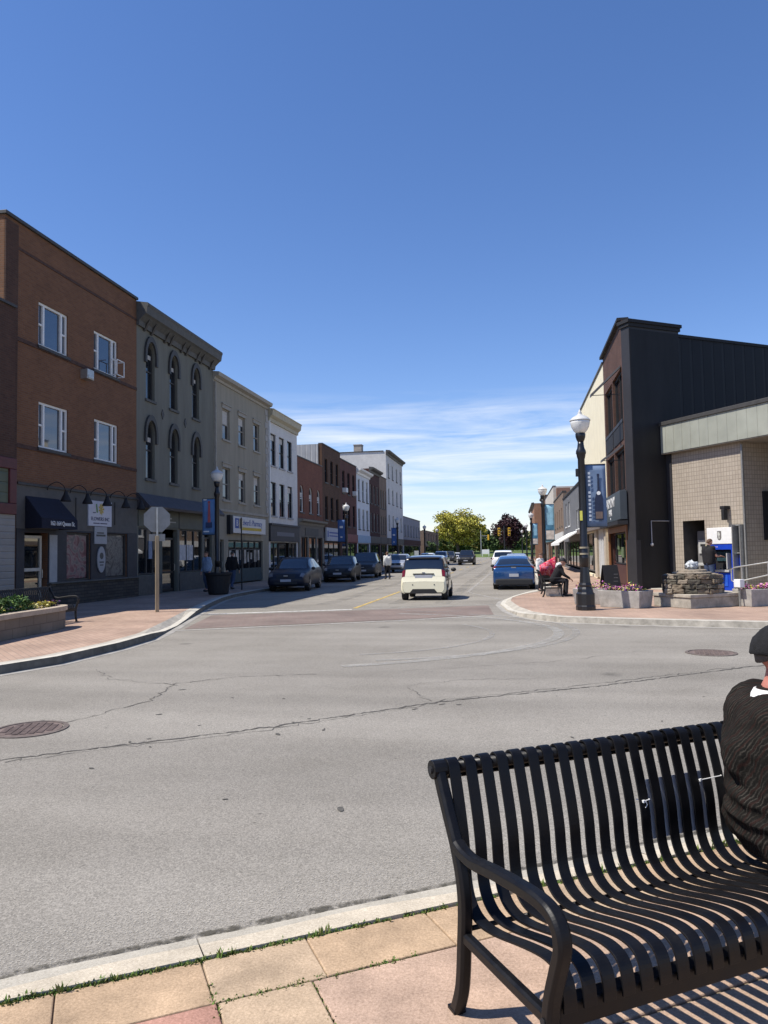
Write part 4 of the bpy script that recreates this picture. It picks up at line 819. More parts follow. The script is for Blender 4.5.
# bank: walls square to the cross street
BI = Vector((5.91, 30.17, 0)); BR = math.atan2(N.y, N.x)         # local x runs along N (towards the camera), local y along C (into the block)
bk = empty('bank_building', (BI.x, BI.y, 0), BR, 'tan tiled bank branch with pale green metal fascia and cash machine alcove', 'bank')
tile = brick('tan_wall_tile', (.40, .345, .28), (.355, .305, .245), (.25, .215, .175), .125, .155, .011, .7, offset=.0, stain=.12)
g = MB(); E_ = 3.53
ops = [(.72, 1.78, .13, 2.68)]
for x0, x1, z0, z1 in ((.28, .72, 0, 5.3), (.72, 1.78, 2.68, 5.3), (1.78, E_, 0, 5.3)): g.quad((x0, 0, z0), (x1, 0, z0), (x1, 0, z1), (x0, 0, z1))
g.quad((.72, 0, .1), (.72, 1.3, .1), (.72, 1.3, 2.68), (.72, 0, 2.68), 1); g.quad((1.78, 0, .1), (1.78, 0, 2.68), (1.78, 1.3, 2.68), (1.78, 1.3, .1), 0); g.quad((.72, 0, 2.68), (.72, 1.3, 2.68), (1.78, 1.3, 2.68), (1.78, 0, 2.68), 1); g.quad((.72, 1.3, .1), (1.78, 1.3, .1), (1.78, 1.3, 2.68), (.72, 1.3, 2.68), 1)
g.quad((E_, 0, 0), (E_, 14, 0), (E_, 14, 5.3), (E_, 0, 5.3)); g.quad((.28, 14, 0), (.28, 14, 5.3), (E_, 14, 5.3), (E_, 14, 0))
g.build('wall', [tile, pm('alcove_shade', (.06, .055, .05), .6, .2, 4)], bk)  # alcove shade painted in: dark inner faces in place of tile
part('wall_edge', charc, bk, (-.35, .276, -.03, .05, 0, 5.3))
g = MB(); x0, x1, y0, y1 = -.32, 9.0, -.28, 14; g.box(x0+.36, x1, y0, y1, 5.34, 6.4); fa = g.build('fascia', ribbed('pale_green_metal', (.29, .30, .255), .42, .55, var=.14, depth=.02), bk)
part('fascia_end', charc, bk, (x0, x0+.355, y0+.01, .4, 5.34, 6.4)); part('fascia_cap', trim_dk, bk, (x0-.03, x1+.03, y0-.05, y1, 6.403, 6.55), bevel=.015); part('soffit', pm('soffit', (.22, .20, .17), .8, .1, 3), bk, (x0, x1-.02, y0+.02, y1, 5.305, 5.338))
part('entrance_glazing', K['shop'], bk, (E_+3.0, E_+3.05, .4, 12, .15, 5.28)); part('entrance_frame', trim_dk, bk, *[(E_+2.98, E_+3.07, y, y+.08, .15, 5.29) for y in (.4, 3, 6, 9, 12)], (E_+2.97, E_+3.08, .4, 12, 2.6, 2.72))
part('window_frame', K['blackmat'], bk, (E_+.002, E_+.06, .9, 2.4, 1.9, 3.6))
part('door_step', K['concrete'], bk, (-.3, 9, -1.1, 13, .1, .165), bevel=.02)
wlmp = part('wall_lamp', K['blackmat'], bk, (2.78, 2.98, -.3, -.002, 3.0, 3.12), (2.86, 2.98, -.33, -.13, 2.62, 3.0), bevel=.02)
# the recessed machine and the kiosk in use
nd = part('night_deposit', pm('machine_grey', (.17, .165, .16), .45, .15, 4), bk, (.85, 1.68, .55, 1.28, .14, 2.3), bevel=.02); part('screen_panel', pm('machine_pale', (.42, .42, .40), .4, .1, 5), nd, (.95, 1.55, .5, .552, 1.45, 1.95)); part('keypad_shelf', MATS['machine_pale'], nd, (.95, 1.6, .3, .55, 1.0, 1.1), bevel=.01); part('slot', K['blackmat'], nd, (1.05, 1.45, .49, .503, 1.72, 1.8))
part('side_strip', pm('pale_yellow_strip', (.66, .66, .42), .6, .05, 5), bk, (1.82, 2.06, -.03, -.003, .2, 1.75))
atm = empty('cash_machine', (BI.x+N.x*2.16, BI.y+N.y*2.16, .165), BR, 'blue and white cash machine with lion crest header, against the tan bank wall', 'cash machine')
blu = pm('bank_blue', (.010, .050, .42), .4, .1, 4); W = 1.12
g = MB(); g.box(0, .1, -.28, -.005, 0, 1.62); g.box(W-.1, W, -.28, -.005, 0, 1.62); g.box(.1, W-.1, -.28, -.005, 1.42, 1.62); g.box(.1, W-.1, -.28, -.005, 0, .62); g.build('housing', blu, atm, bevel=.012)
hd = part('header', K['white'], atm, (-.005, W+.005, -.3, -.005, 1.625, 2.2), bevel=.01)
g = MB(); P = [(.47, 2.08), (.65, 2.08), (.65, 1.84), (.62, 1.78), (.56, 1.75), (.50, 1.78), (.47, 1.84)]; g.prism([(a, -.303, c) for a, c in P], (0, .004, 0)); em = g.build('crest', pm('crest_grey', (.16, .15, .14), .5, .1, 9), hd)
g = MB(); g.prism([(.5, -.307, 2.05), (.57, -.307, 2.03), (.6, -.307, 1.95), (.56, -.307, 1.9), (.59, -.307, 1.82), (.52, -.307, 1.80), (.53, -.307, 1.9), (.49, -.307, 1.95)], (0, .004, 0)); g.build('lion_mark', pm('crest_pale', (.5, .5, .46), .5, .1, 9), em)
part('button_row', pm('lilac_mark', (.35, .3, .6), .5, .1, 9), atm, *[(.22+.09*k, .27+.09*k, -.285, -.28, 1.5, 1.545) for k in range(3)])
part('recess', K['blackmat'], atm, (.1, W-.1, -.06, -.006, .62, 1.42)); part('screen', pm('dim_screen', (.03, .06, .07), .15, .4, 5), atm, (.22, .8, -.1, -.06, 1.02, 1.36)); part('keypad_shelf', MATS['machine_pale'], atm, (.3, .95, -.34, -.06, .64, .72), bevel=.01); part('privacy_wing', MATS['machine_pale'], atm, (.86, .9, -.34, -.06, .75, 1.3)); part('grab_panel', pm('bright_blue', (.02, .09, .48), .4, .1, 4), atm, (.3, .85, -.3, -.282, .15, .55))
sp = part('side_panel', K['steel'], bk, (3.3, 3.34, -.35, -.003, .17, 2.45), (3.48, 3.52, -.2, -.003, .17, 2.45), (3.34, 3.48, -.2, -.003, 2.4, 2.45), (3.34, 3.48, -.2, -.003, 1.45, 1.49)); part('notice', blu, sp, (3.35, 3.47, -.1, -.06, 1.0, 1.4)); part('notice_glass', K['shop'], sp, (3.35, 3.47, -.1, -.05, 1.55, 2.38))
# ------------------------------------------------------------------ street furniture
globe_m = clear_glass('lamp_globe', (.80, .80, .77), .82)
def lamp_post(name, loc, label, rot=0, group='street lamps along the main street'):
    t = empty(name, loc, rot, label, 'street lamp', group)
    g = MB(); g.lathe([(.25, 0), (.25, .10), (.235, .13), (.235, .42), (.20, .46), (.185, .54), (.15, .60), (.17, .64), (.14, .70), (.12, .95), (.105, 1.1)], n=12); g.build('base', K['black'], t, smooth=False, bevel=.008)
    g = MB(); g.lathe([(.105, 1.1), (.10, 1.3), (.108, 1.32), (.108, 1.36), (.098, 1.38), (.088, 3.9), (.105, 3.95), (.115, 4.02), (.13, 4.05), (.125, 4.12), (.095, 4.18), (.08, 4.28), (.075, 4.35)], n=14); g.build('pole', K['black'], t, smooth=True)
    g = MB(); g.lathe([(.075, 4.35), (.10, 4.4), (.125, 4.48), (.13, 4.56), (.115, 4.58)], n=14); g.build('holder', K['black'], t, smooth=True)
    g = MB(); g.lathe([(.115, 4.58), (.17, 4.64), (.225, 4.74), (.248, 4.84), (.252, 4.90)], n=20); gl = g.build('globe', globe_m, t, smooth=True)
    g = MB(); g.lathe([(.262, 4.895), (.268, 4.91), (.255, 4.93), (.20, 4.99), (.13, 5.03), (.07, 5.06), (.05, 5.09), (.055, 5.11), (.03, 5.15), (.012, 5.2)], n=20); g.build('cap', pm('lamp_cap', (.50, .50, .49), .45, .1, 6), t, smooth=True)
    g = MB(); g.lathe([(.02, 4.6), (.035, 4.66), (.035, 4.8), (.015, 4.84)], n=8); g.build('bulb', K['white'], gl, smooth=True)
    return t
def banner(loc, sgn_, label, kind, h=1.6, z=2.3):
    """cloth banner on two arms; sgn_ +1 hangs to the east of its post"""
    t = empty('street_banner', loc, 0, label, 'banner', 'banners hung from the street lamps')
    x0, x1 = (.09, .60) if sgn_ > 0 else (-.64, -.10)
    g = sheet(10, 5, lambda v, u: (x0+(x1-x0)*u, .02*math.sin(v*4+u*3)*math.sin(math.pi*v), z+h*v))
    bmat = {'bottle': pm('banner_blue', (.13, .19, .30), .75, .15, 2), 'sky': pm('banner_sky', (.22, .42, .55), .75, .3, 2), 'tower': pm('banner_mid_blue', (.11, .22, .42), .75, .15, 2), 'plain': pm('banner_deep_blue', (.06, .13, .32), .75, .15, 2)}[kind]
    c = g.build('banner_cloth', bmat, t, smooth=True, recalc=False); sm = c.modifiers.new('thick', 'SOLIDIFY'); sm.thickness = .004
    g = MB(); [g.tube([(0, 0, zz), (x1 if sgn_ > 0 else x0, 0, zz)], .012, 6) for zz in (z-.01, z+h+.01)]; g.build('arm', K['blackmat'], t)
    xm = x0+(x1-x0)*.62
    if kind == 'bottle':
        for yy in (-.032,):
            g = MB(); P = [(.0, 0), (.10, 0), (.105, .35), (.10, .55), (.05, .72), (.028, .80), (.022, 1.12), (.03, 1.13), (.03, 1.2), (0, 1.2)]
            g.prism([(xm+a-.0, yy-.01, z+.16+b_) for a, b_ in P[1:-1]] + [(xm-a, yy-.01, z+.16+b_) for a, b_ in reversed(P[1:-1])], (0, .004, 0)); g.build('bottle_print', pm('print_navy', (.012, .02, .05), .7, .2, 6), c)
            part('bottle_label', pm('print_brown', (.14, .10, .085), .7, .2, 6), c, (xm-.085, xm+.085, yy-.014, yy-.009, z+.20, z+.38)); g = MB(); g.prism([(xm+.05*math.cos(k*.4488), yy-.014, z+.86+.05*math.sin(k*.4488)) for k in range(14)], (0, .004, 0)); g.build('seal_print', K['white'], c)
            part('side_print', pm('print_pale', (.42, .46, .52), .7, .1, 9), c, *[(x0+.06, x0+.12, yy-.012, yy-.008, z+.15+k*.1, z+.21+k*.1) for k in range(13) if k != 8])
    elif kind == 'tower':
        g = MB(); yy = -.035; g.prism([(xm-.1, yy, z+.35), (xm+.04, yy, z+.35), (xm+.005, yy, z+1.25), (xm-.065, yy, z+1.25)], (0, .004, 0)); g.box(xm-.08, xm+.02, yy, yy+.004, z+1.27, z+1.37); g.build('tower_print', pm('print_red', (.42, .10, .10), .7, .2, 6), c)
        part('base_print', pm('print_navy2', (.03, .05, .12), .7, .2, 6), c, (xm-.18, xm+.1, yy-.005, yy-.001, z+.28, z+.5)); part('corner_print', K['white'], c, (x0+.06, x0+.2, yy, yy+.004, z+1.4, z+1.45), (x0+.06, x0+.3, yy, yy+.004, z+.1, z+.15))
    elif kind == 'sky':
        part('picture_print', pm('print_pale_house', (.55, .50, .45), .7, .3, 3), c, (x0+.04, x1-.04, -.035, -.031, z+.06, z+.55)); part('band_print', pm('print_teal', (.05, .16, .26), .7, .3, 3), c, (x0+.04, x1-.04, -.035, -.031, z+.6, z+.85))
    else: part('mark_print', K['white'], c, (x0+.2, x1-.2, -.035, -.031, z+.3, z+.4), (x0+.15, x1-.15, -.035, -.031, z+1.0, z+1.15))
    return t
L1 = lamp_post('street_lamp', (1.76, 19.74, .13), 'large black street lamp in front of the charcoal corner building, yellow sticker on its pole')
part('sticker', pm('yellow_sticker', (.62, .58, .10), .5, .1, 9), L1, (-.085, -.02, -.1, -.084, 2.3, 2.55)); g = MB(); [g.lathe([(.112, a), (.112, a+.045)], n=14) for a in (1.42, 1.58)]; g.build('metal_band', pm('band_tan', (.30, .26, .18), .5, .2, 8), L1)
part('junction_box', K['blackmat'], L1, (-.15, -.07, -.06, .06, 3.45, 3.65), bevel=.01)
lamp_r = ['black street lamp behind the red cloth bench, second from the fountain', 'black street lamp farther up the east side, third from the fountain', 'distant lamp on the east side, fourth from the fountain', 'farthest lamp on the east side, beside the orange brick shop']
for (x, y), lb in zip(((1.6, 42), (1.6, 72), (1.6, 102), (1.35, 134)), lamp_r): c = lamp_post('street_lamp', (x, y, .13), lb)
lamp_l = ['black street lamp on the west side rising from a round black planter pot', 'street lamp by the parked cars beside the dark brown building', 'street lamp in front of the tall off white block', 'distant lamp before the low grey building', 'farthest lamp on the west side, against the yellow green tree']
for (x, y), lb in zip(((-11.93, 28.54), (-11.9, 52), (-11.9, 75.6), (-11.9, 99), (-11.9, 115)), lamp_l): lamp_post('street_lamp', (x, y, .13), lb)
banner((1.76, 19.74, 0), 1, 'blue grey banner with a dark bottle, on the large lamp before the charcoal building', 'bottle', 1.6, 2.27)
banner((1.6, 42, 0), 1, 'sky blue picture banner on the lamp behind the red cloth bench', 'sky', 2.0, 2.2)
banner((1.6, 72, 0), 1, 'pale banner on the third lamp of the east side', 'sky', 2.0, 2.2)
banner((-11.93, 28.54, 0), -1, 'blue banner with a red tower on the lamp that stands in the black pot', 'tower', 1.45, 2.55)
banner((-11.9, 52, 0), -1, 'deep blue banner on the lamp beside the dark brown building', 'plain', 1.6, 2.5)
banner((-11.9, 75.6, 0), -1, 'small dark blue banner on the lamp before the tall off white block', 'plain', 1.8, 2.4)

t = empty('planter_pot', (-11.75, 28.2, .13), 0, 'round black planter pot at the foot of the west side lamp', 'planter')
g = MB(); g.lathe([(.36, 0), (.40, .05), (.50, .75), (.545, .80), (.545, .88), (.50, .88), (.48, .78), (.05, .76)], n=24); g.build('pot', K['blackmat'], t, smooth=False, bevel=.01)
g = MB(); g.lathe([(.47, .76), (.3, .82)], n=14); g.build('soil', K['soil'], t)

t = empty('stop_sign', (-9.99, 19.58, .13), R(32), 'octagonal stop sign seen from its bare grey back on a tan post', 'sign')
part('post', pm('tan_post', (.34, .27, .17), .7, .2, 8, stretch=(1, 1, .2)), t, (-.05, .05, -.05, .05, 0, 2.15), bevel=.006); part('upper_post', K['steel'], t, (-.025, .025, -.03, .03, 2.15, 2.95), bevel=.004)
g = MB(); P = [(.37*math.cos(R(22.5+45*k))/math.cos(R(22.5))*.97, .034, 2.62+.37*math.sin(R(22.5+45*k))/math.cos(R(22.5))*.97) for k in range(8)]; g.prism(P, (0, .004, 0)); pl = g.build('sign_plate', pm('bare_aluminium', (.24, .25, .25), .5, .1, 5, metallic=.3), t)
g = MB(); g.prism([(a, .0385, c) for a, _, c in P], (0, .001, 0)); g.build('red_face', pm('sign_red_face', (.4, .02, .02), .5, .1, 5), pl)
part('tab_plate', MATS['bare_aluminium'], t, (-.22, .22, .034, .038, 2.0, 2.2))
t = empty('parking_sign', (-12.1, 31.7, .13), R(80), 'slim dark sign pole seen edge on before the pharmacy sign', 'sign')
g = MB(); g.tube([(0, 0, 0), (0, 0, 3.25)], .028, 8); g.build('post', K['blackmat'], t); part('sign_plate', K['steel'], t, (-.15, .15, .03, .036, 2.75, 3.2))

# planters
def flowers(parent, x0, x1, y0, y1, z, n, cols_, hmax=.2, name='flowers', size=.035):
    g = MB()
    for _ in range(n):
        x, y = random.uniform(x0, x1), random.uniform(y0, y1); h = z+random.uniform(.02, hmax)*(.6+.4*math.sin(x*7)*math.cos(y*5))
        mi = random.randrange(len(cols_)); s_ = random.uniform(.6, 1.3)*size
        a = Vector((random.gauss(0, 1), random.gauss(0, 1), random.gauss(0, .5))).normalized(); b = a.cross(Vector((random.gauss(0, .4), random.gauss(0, .4), 1))).normalized(); p = Vector((x, y, h))
        g.quad(p-a*s_, p-b*s_*.6, p+a*s_, p+b*s_*.6, mi)
    return tag(g.build(name, cols_, parent, recalc=False), kind='stuff')
petal = [pm('petal_magenta', (.50, .09, .30), .7, .3, 20), pm('petal_pink', (.62, .28, .45), .7, .25, 20), pm('petal_mauve', (.30, .08, .25), .7, .3, 20), K['leaf'], K['leaf'], pm('petal_yellow', (.60, .50, .10), .7, .2, 20)]
def box_planter(loc, rot, W, D, H, label, n=900):
    t = empty('concrete_planter', loc, rot, label, 'planter', 'concrete planters of pink flowers round the fountain')
    g = MB(); ti = .05
    P0 = [(ti, ti), (W-ti, ti), (W-ti, D-ti), (ti, D-ti)]; P1 = [(0, 0), (W, 0), (W, D), (0, D)]; P2 = [(.07, .07), (W-.07, .07), (W-.07, D-.07), (.07, D-.07)]
    V = [(x, y, 0) for x, y in P0] + [(x, y, H) for x, y in P1] + [(x, y, H) for x, y in P2] + [(x, y, H-.12) for x, y in P2]
    g.add(V, [(3, 2, 1, 0)] + [(i, (i+1) % 4, 4+(i+1) % 4, 4+i) for i in range(4)] + [(4+i, 4+(i+1) % 4, 8+(i+1) % 4, 8+i) for i in range(4)] + [(8+i, 8+(i+1) % 4, 12+(i+1) % 4, 12+i) for i in range(4)])
    g.build('box', K['planter'], t, bevel=.012); g = MB(); g.quad((.06, .06, H-.06), (W-.06, .06, H-.06), (W-.06, D-.06, H-.06), (.06, D-.06, H-.06)); g.build('soil', K['soil'], t)
    flowers(t, .05, W-.05, .05, D-.05, H-.05, n, petal, .26)
    return t
box_planter((2.16, 20.73, .13), math.atan2(-.6, .795), 1.22, .75, .45, 'concrete planter of pink flowers between the large lamp and the fountain')
bq = Vector((5.95, 20.42, .13)) - N*.62
box_planter(tuple(bq), math.atan2(N.y, N.x), .62, 1.9, .45, 'concrete planter of magenta flowers beyond the fountain, below the cash machine', 1100)
box_planter((1.58, 21.7, .13), R(-14), .92, .7, .45, 'concrete planter mostly hidden behind the large lamp', 500)

# curved raised bed on the near west corner
t = empty('raised_flower_bed', (0, 0, .13), 0, 'curved stone raised bed of shrubs and pansies on the near west corner', 'flower bed')
out = crv([Vector((x, y, 0)) for x, y in ((-9.25, 9.6), (-9.5, 11.4), (-9.72, 13.0), (-9.82, 14.2), (-9.88, 14.8), (-10.03, 15.3), (-10.27, 15.52), (-10.47, 15.3), (-10.54, 14.5), (-10.52, 13.0), (-10.45, 11.4), (-10.3, 9.6))], 5)
def ring(P, o0, o1, z0, z1, g):
    A_, B_ = offset_line(P, o0), offset_line(P, o1); n = len(P)
    V = [(p.x, p.y, z) for L_, z in ((A_, z0), (A_, z1), (B_, z1), (B_, z0)) for p in L_]
    F = []
    for i in range(n-1):
        for k in range(4): F.append((k*n+i, k*n+i+1, ((k+1) % 4)*n+i+1, ((k+1) % 4)*n+i))
    F += [(0, n, 2*n, 3*n), (n-1, 4*n-1, 3*n-1, 2*n-1)]
    g.add(V, F)
g = MB(); ring(out, 0, .28, 0, .40, g); g.build('stone_wall', brick('bed_stone', (.25, .20, .155), (.21, .17, .13), (.16, .13, .10), .45, .2, .01, stain=.3), t)
g = MB(); ring(out, -.045, .33, .402, .50, g); g.build('coping', pm('bed_coping', (.40, .33, .25), .85, .2, 5, bump=.3), t, bevel=.015)
g = MB(); g.poly([(p.x, p.y, .42) for p in offset_line(out, .25)]); g.build('soil', K['soil'], t)
def leafball(g, c, r, n, s0, mi_):
    for _ in range(n):
        d = Vector((random.gauss(0, 1), random.gauss(0, 1), random.gauss(0, 1))).normalized(); rr = random.uniform(.55, 1.05)
        p = Vector(c)+Vector((d.x*r[0], d.y*r[1], d.z*r[2]))*rr; s_ = s0*random.uniform(.6, 1.4)
        a = Vector((random.gauss(0, 1), random.gauss(0, 1), random.gauss(0, .7))).normalized(); b = a.cross(d+Vector((.1, .2, .3))).normalized()
        g.quad(p-a*s_, p-b*s_*.5, p+a*s_, p+b*s_*.5, random.choice(mi_))
g = MB()
for k in range(26):
    yy = random.uniform(10, 14.5); q = Vector((-9.25-.13*(yy-9.6)-.46+random.uniform(-.1, .08), yy, .54)); leafball(g, q, (.22, .3, .26), 240, .042, (0, 0, 1))
for k in range(14):
    yy = 10.6+k*.29; q = Vector((-9.25-.13*(yy-9.6)-.38, yy, .5)); leafball(g, q, (.12, .2, .12), 110, .032, (0, 1, 1))
tag(g.build('shrubs', [K['leaf'], K['leaf2']], t, recalc=False), kind='stuff')
pans = [pm('petal_purple', (.07, .02, .09), .7, .3, 20), MATS['petal_yellow'], pm('petal_cream', (.60, .55, .25), .7, .2, 20), K['leaf2']]
g = MB()
for p in offset_line(out, .30)[:30]:
    sel = 0 if (int(p.y*1.6) % 3 == 0) else 1
    for _ in range(40):
        c = Vector((p.x+random.gauss(0, .05), p.y+random.gauss(0, .10), random.uniform(.46, .62))); a = Vector((random.gauss(0, 1), random.gauss(0, 1), random.gauss(0, .5))).normalized()*.03; b = a.cross(Vector((.2, .3, 1))).normalized()*.028
        g.quad(c-a, c-b, c+a, c+b, random.choice((0, 0, 0, 3)) if sel == 0 else random.choice((1, 2, 3, 1)))
tag(g.build('pansies', pans, t, recalc=False), kind='stuff')

# fountain
FM = Vector((4.36, 19.93, .13))
t = empty('stone_fountain', tuple(FM-N*1.32), BR, 'rough stone fountain on a square concrete base with bubbling water on top', 'fountain')
part('base', pm('fountain_concrete', (.33, .30, .25), .9, .3, 4, bump=.4), t, (0, 1.32, 0, 1.62, 0, .27), bevel=.015); part('base_slab', pm('fountain_slab', (.36, .32, .26), .9, .3, 4, bump=.4), t, (-.03, 1.35, -.03, 1.65, .272, .36), bevel=.015)
st = [pm('fieldstone', (.15, .12, .085), .9, .4, 7, bump=.6, bscale=25), pm('fieldstone_pale', (.24, .20, .15), .9, .3, 7, bump=.6, bscale=25), pm('fieldstone_dark', (.09, .08, .06), .9, .4, 7, bump=.6, bscale=25)]
g = MB(); cxx, cyy = .66, .72
for rI in range(4):
    n = 15; ph = random.uniform(0, 1); z_ = .362+rI*.125
    for k in range(n):
        a0 = (k+ph)*2*math.pi/n; a1 = a0+2*math.pi/n*.95; ro = random.uniform(.66, .72)-rI*.008; P = []
        def q(a, r): s_ = 1/max(abs(math.cos((a % (math.pi/4))-math.pi/8)), .9); return (cxx+r*s_*math.cos(a), cyy+r*s_*1.12*math.sin(a))
        pts = [q(a0, ro), q(a1, ro*random.uniform(.97, 1.03)), q(a1, .25), q(a0, .25)]
        zz = z_+random.uniform(-.006, .006); g.prism([(*p, zz) for p in pts], (0, 0, random.uniform(.108, .122)), random.choice((0, 0, 1, 2)))
o = g.build('stone_tier', st, t, bevel=.02); q = o.modifiers.new('sub', 'SUBSURF'); q.subdivision_type = 'SIMPLE'; q.levels = q.render_levels = 2; tx = bpy.data.textures.new('rock', 'CLOUDS'); tx.noise_scale = .07; q = o.modifiers.new('rock', 'DISPLACE'); q.texture = tx; q.strength = .06; q.mid_level = .5
part('dark_opening', pm('opening_black', (.018, .018, .017), .5, .2, 8), t, (.30, .86, .02, .12, .42, .84), bevel=.02)  # black box painted as the shade of an opening in the stones
g = MB(); g.lathe([(.48, .855), (.50, .88), (.49, .905), (.38, .91), (.37, .965), (.33, .975), (.05, .975)], (cxx, cyy, 0), 20); g.build('cap_stone', st[1], t, bevel=.008)
random.seed(5); g = MB(); g.ball((cxx, cyy, 1.07), (.15, .16, .12), 40, 26)
o = g.build('water_plume', pm('foaming_water', (.40, .42, .43), .2, .35, 30), t, smooth=True); tx = bpy.data.textures.new('froth', 'CLOUDS'); tx.noise_scale = .05; q = o.modifiers.new('froth', 'DISPLACE'); q.texture = tx; q.strength = .16; q.mid_level = .5
t = empty('notice_board', (5.72, 20.62, .13), BR, 'small white box sign standing between the fountain and the magenta planter', 'sign')
part('post', K['steel'], t, (-.02, .02, -.02, .02, 0, .5)); part('panel', K['white'], t, (-.10, .10, -.08, .08, .5, .71), bevel=.01)

# bollard behind planter
t = empty('sandwich_board', (3.5, 28.8, .13), R(22), 'black sandwich board standing by the shop door of the charcoal building', 'sign board')
g = MB(); g.prism([(-.33, -.22, 0), (.33, -.22, 0), (.30, .02, .95), (-.30, .02, .95)], (0, .025, 0)); g.build('front_panel', K['blackmat'], t); g = MB(); g.prism([(-.33, .27, 0), (.33, .27, 0), (.30, .05, .95), (-.30, .05, .95)], (0, .025, 0)); g.build('rear_panel', K['blackmat'], t)
g = MB(); [g.bar((sx*.2, -.175+.03*0, .35+k*.13), (sx*.2*.2, -.16, .35+k*.13), .004, .012) for k in range(3) for sx in (1,)]; g.build('chalk_marks', pm('chalk', (.22, .22, .22), .9, .2, 9), t)

t = empty('handrail', (0, 0, .13), 0, 'galvanised ramp handrail in front of the cash machine', 'handrail')
a, b2, c2 = Vector((7.15, 26.6, 0)), Vector((8.05, 25.8, 0)), Vector((10.6, 23.6, 0)); up_ = lambda v, z: (v.x, v.y, z)
g = MB(); g.tube([up_(c2, 1.45), up_(b2, 1.03), up_(a+(b2-a)*.1, .86), up_(a, .80), up_(a, .42), up_(a+(b2-a)*.1, .36), up_(b2, .62), up_(c2, 1.0)], .025, 8); g.build('rail', K['steel'], t, smooth=True)
for v, z in ((a+(b2-a)*.3, .86), (b2, 1.02), (c2, 1.44)): g = MB(); g.tube([up_(v, 0), up_(v, z)], .022, 8); g.build('post', K['steel'], t)
part('downpipe', K['steel'], bk, (3.56, 3.62, -.06, -.01, .17, 5.2))

# ------------------------------------------------------------------ benches
benchm = None
def bench_mat():
    mt, n, l, b = _bsdf('bench_enamel'); v = _tc(n, l)
    q = n.new('ShaderNodeTexNoise'); q.inputs['Scale'].default_value = 9; q.inputs['Detail'].default_value = 8; q.inputs['Roughness'].default_value = .7; l.new(v, q.inputs['Vector'])
    l.new(_ramp(n, l, q.outputs['Fac'], [(.35, (.004, .004, .005)), (.6, (.006, .006, .007)), (.78, (.013, .012, .012))]), b.inputs['Base Color'])
    l.new(_ramp(n, l, q.outputs['Fac'], [(.35, (.34,)*3), (.7, (.55,)*3)]), b.inputs['Roughness'])
    b.inputs['Specular IOR Level'].default_value = .25
    q2 = n.new('ShaderNodeTexNoise'); q2.inputs['Scale'].default_value = 160; q2.inputs['Detail'].default_value = 2; l.new(v, q2.inputs['Vector'])
    bp = n.new('ShaderNodeBump'); bp.inputs['Strength'].default_value = .10; bp.inputs['Distance'].default_value = .002; l.new(q2.outputs['Fac'], bp.inputs['Height']); l.new(bp.outputs[0], b.inputs['Normal'])
    # chips along worn edges
    ge = n.new('ShaderNodeNewGeometry'); rr = _ramp(n, l, ge.outputs['Pointiness'], [(.54, (0, 0, 0)), (.58, (1, 1, 1))])
    MATS['bench_enamel'] = mt; return mt
bench_mat(); BE = MATS['bench_enamel']
SLAT = [(-.195, .80), (-.222, .823), (-.224, .850), (-.200, .872), (-.173, .864), (-.158, .83), (-.135, .75), (-.112, .66), (-.097, .58), (-.090, .50), (-.080, .44), (-.055, .392), (-.012, .362), (.05, .353), (.12, .361), (.20, .379), (.30, .406), (.40, .429), (.46, .436), (.505, .429), (.533, .405), (.545, .365), (.545, .325)]
def sweep_bar(g, prof, y0, y1, th):
    """flat bar: profile in (x, z), width y0..y1, thickness th"""
    n = len(prof); V = []
    for i, (x, z) in enumerate(prof):
        a, c = prof[max(i-1, 0)], prof[min(i+1, n-1)]; tx, tz = c[0]-a[0], c[1]-a[1]; L_ = math.hypot(tx, tz); nx, nz_ = -tz/L_*th/2, tx/L_*th/2
        V += [(x-nx, y0, z-nz_), (x-nx, y1, z-nz_), (x+nx, y1, z+nz_), (x+nx, y0, z+nz_)]
    F = [(0, 1, 2, 3), tuple(4*(n-1)+k for k in (3, 2, 1, 0))]
    for i in range(n-1):
        for k in range(4): F.append((4*i+k, 4*i+(k+1) % 4, 4*i+4+(k+1) % 4, 4*i+4+k))
    g.add(V, F)
def frame_bar(g, pts, w, ths):
    """cast side frame: centre line (x, z) with depth ths in the plane and width w across"""
    n = len(pts); V = []
    for i, (x, z) in enumerate(pts):
        a, c = pts[max(i-1, 0)], pts[min(i+1, n-1)]; tx, tz = c[0]-a[0], c[1]-a[1]; L_ = math.hypot(tx, tz) or 1; nx, nz_ = -tz/L_, tx/L_; h = ths[i]/2 if hasattr(ths, '__len__') else ths/2
        for dy, dn in ((-w/2, -.62), (-w/2*.55, -1), (w/2*.55, -1), (w/2, -.62), (w/2, .62), (w/2*.55, 1), (-w/2*.55, 1), (-w/2, .62)): V.append((x+nx*h*dn, dy, z+nz_*h*dn))
    F = [tuple(range(8)), tuple(8*(n-1)+k for k in range(8))[::-1]]
    for i in range(n-1):
        for k in range(8): F.append((8*i+k, 8*i+(k+1) % 8, 8*i+8+(k+1) % 8, 8*i+8+k))
    g.add(V, F)
def c2d(P, n): return [(p.x, p.y) for p in crv([(a, b_, 0) for a, b_ in P], n)]
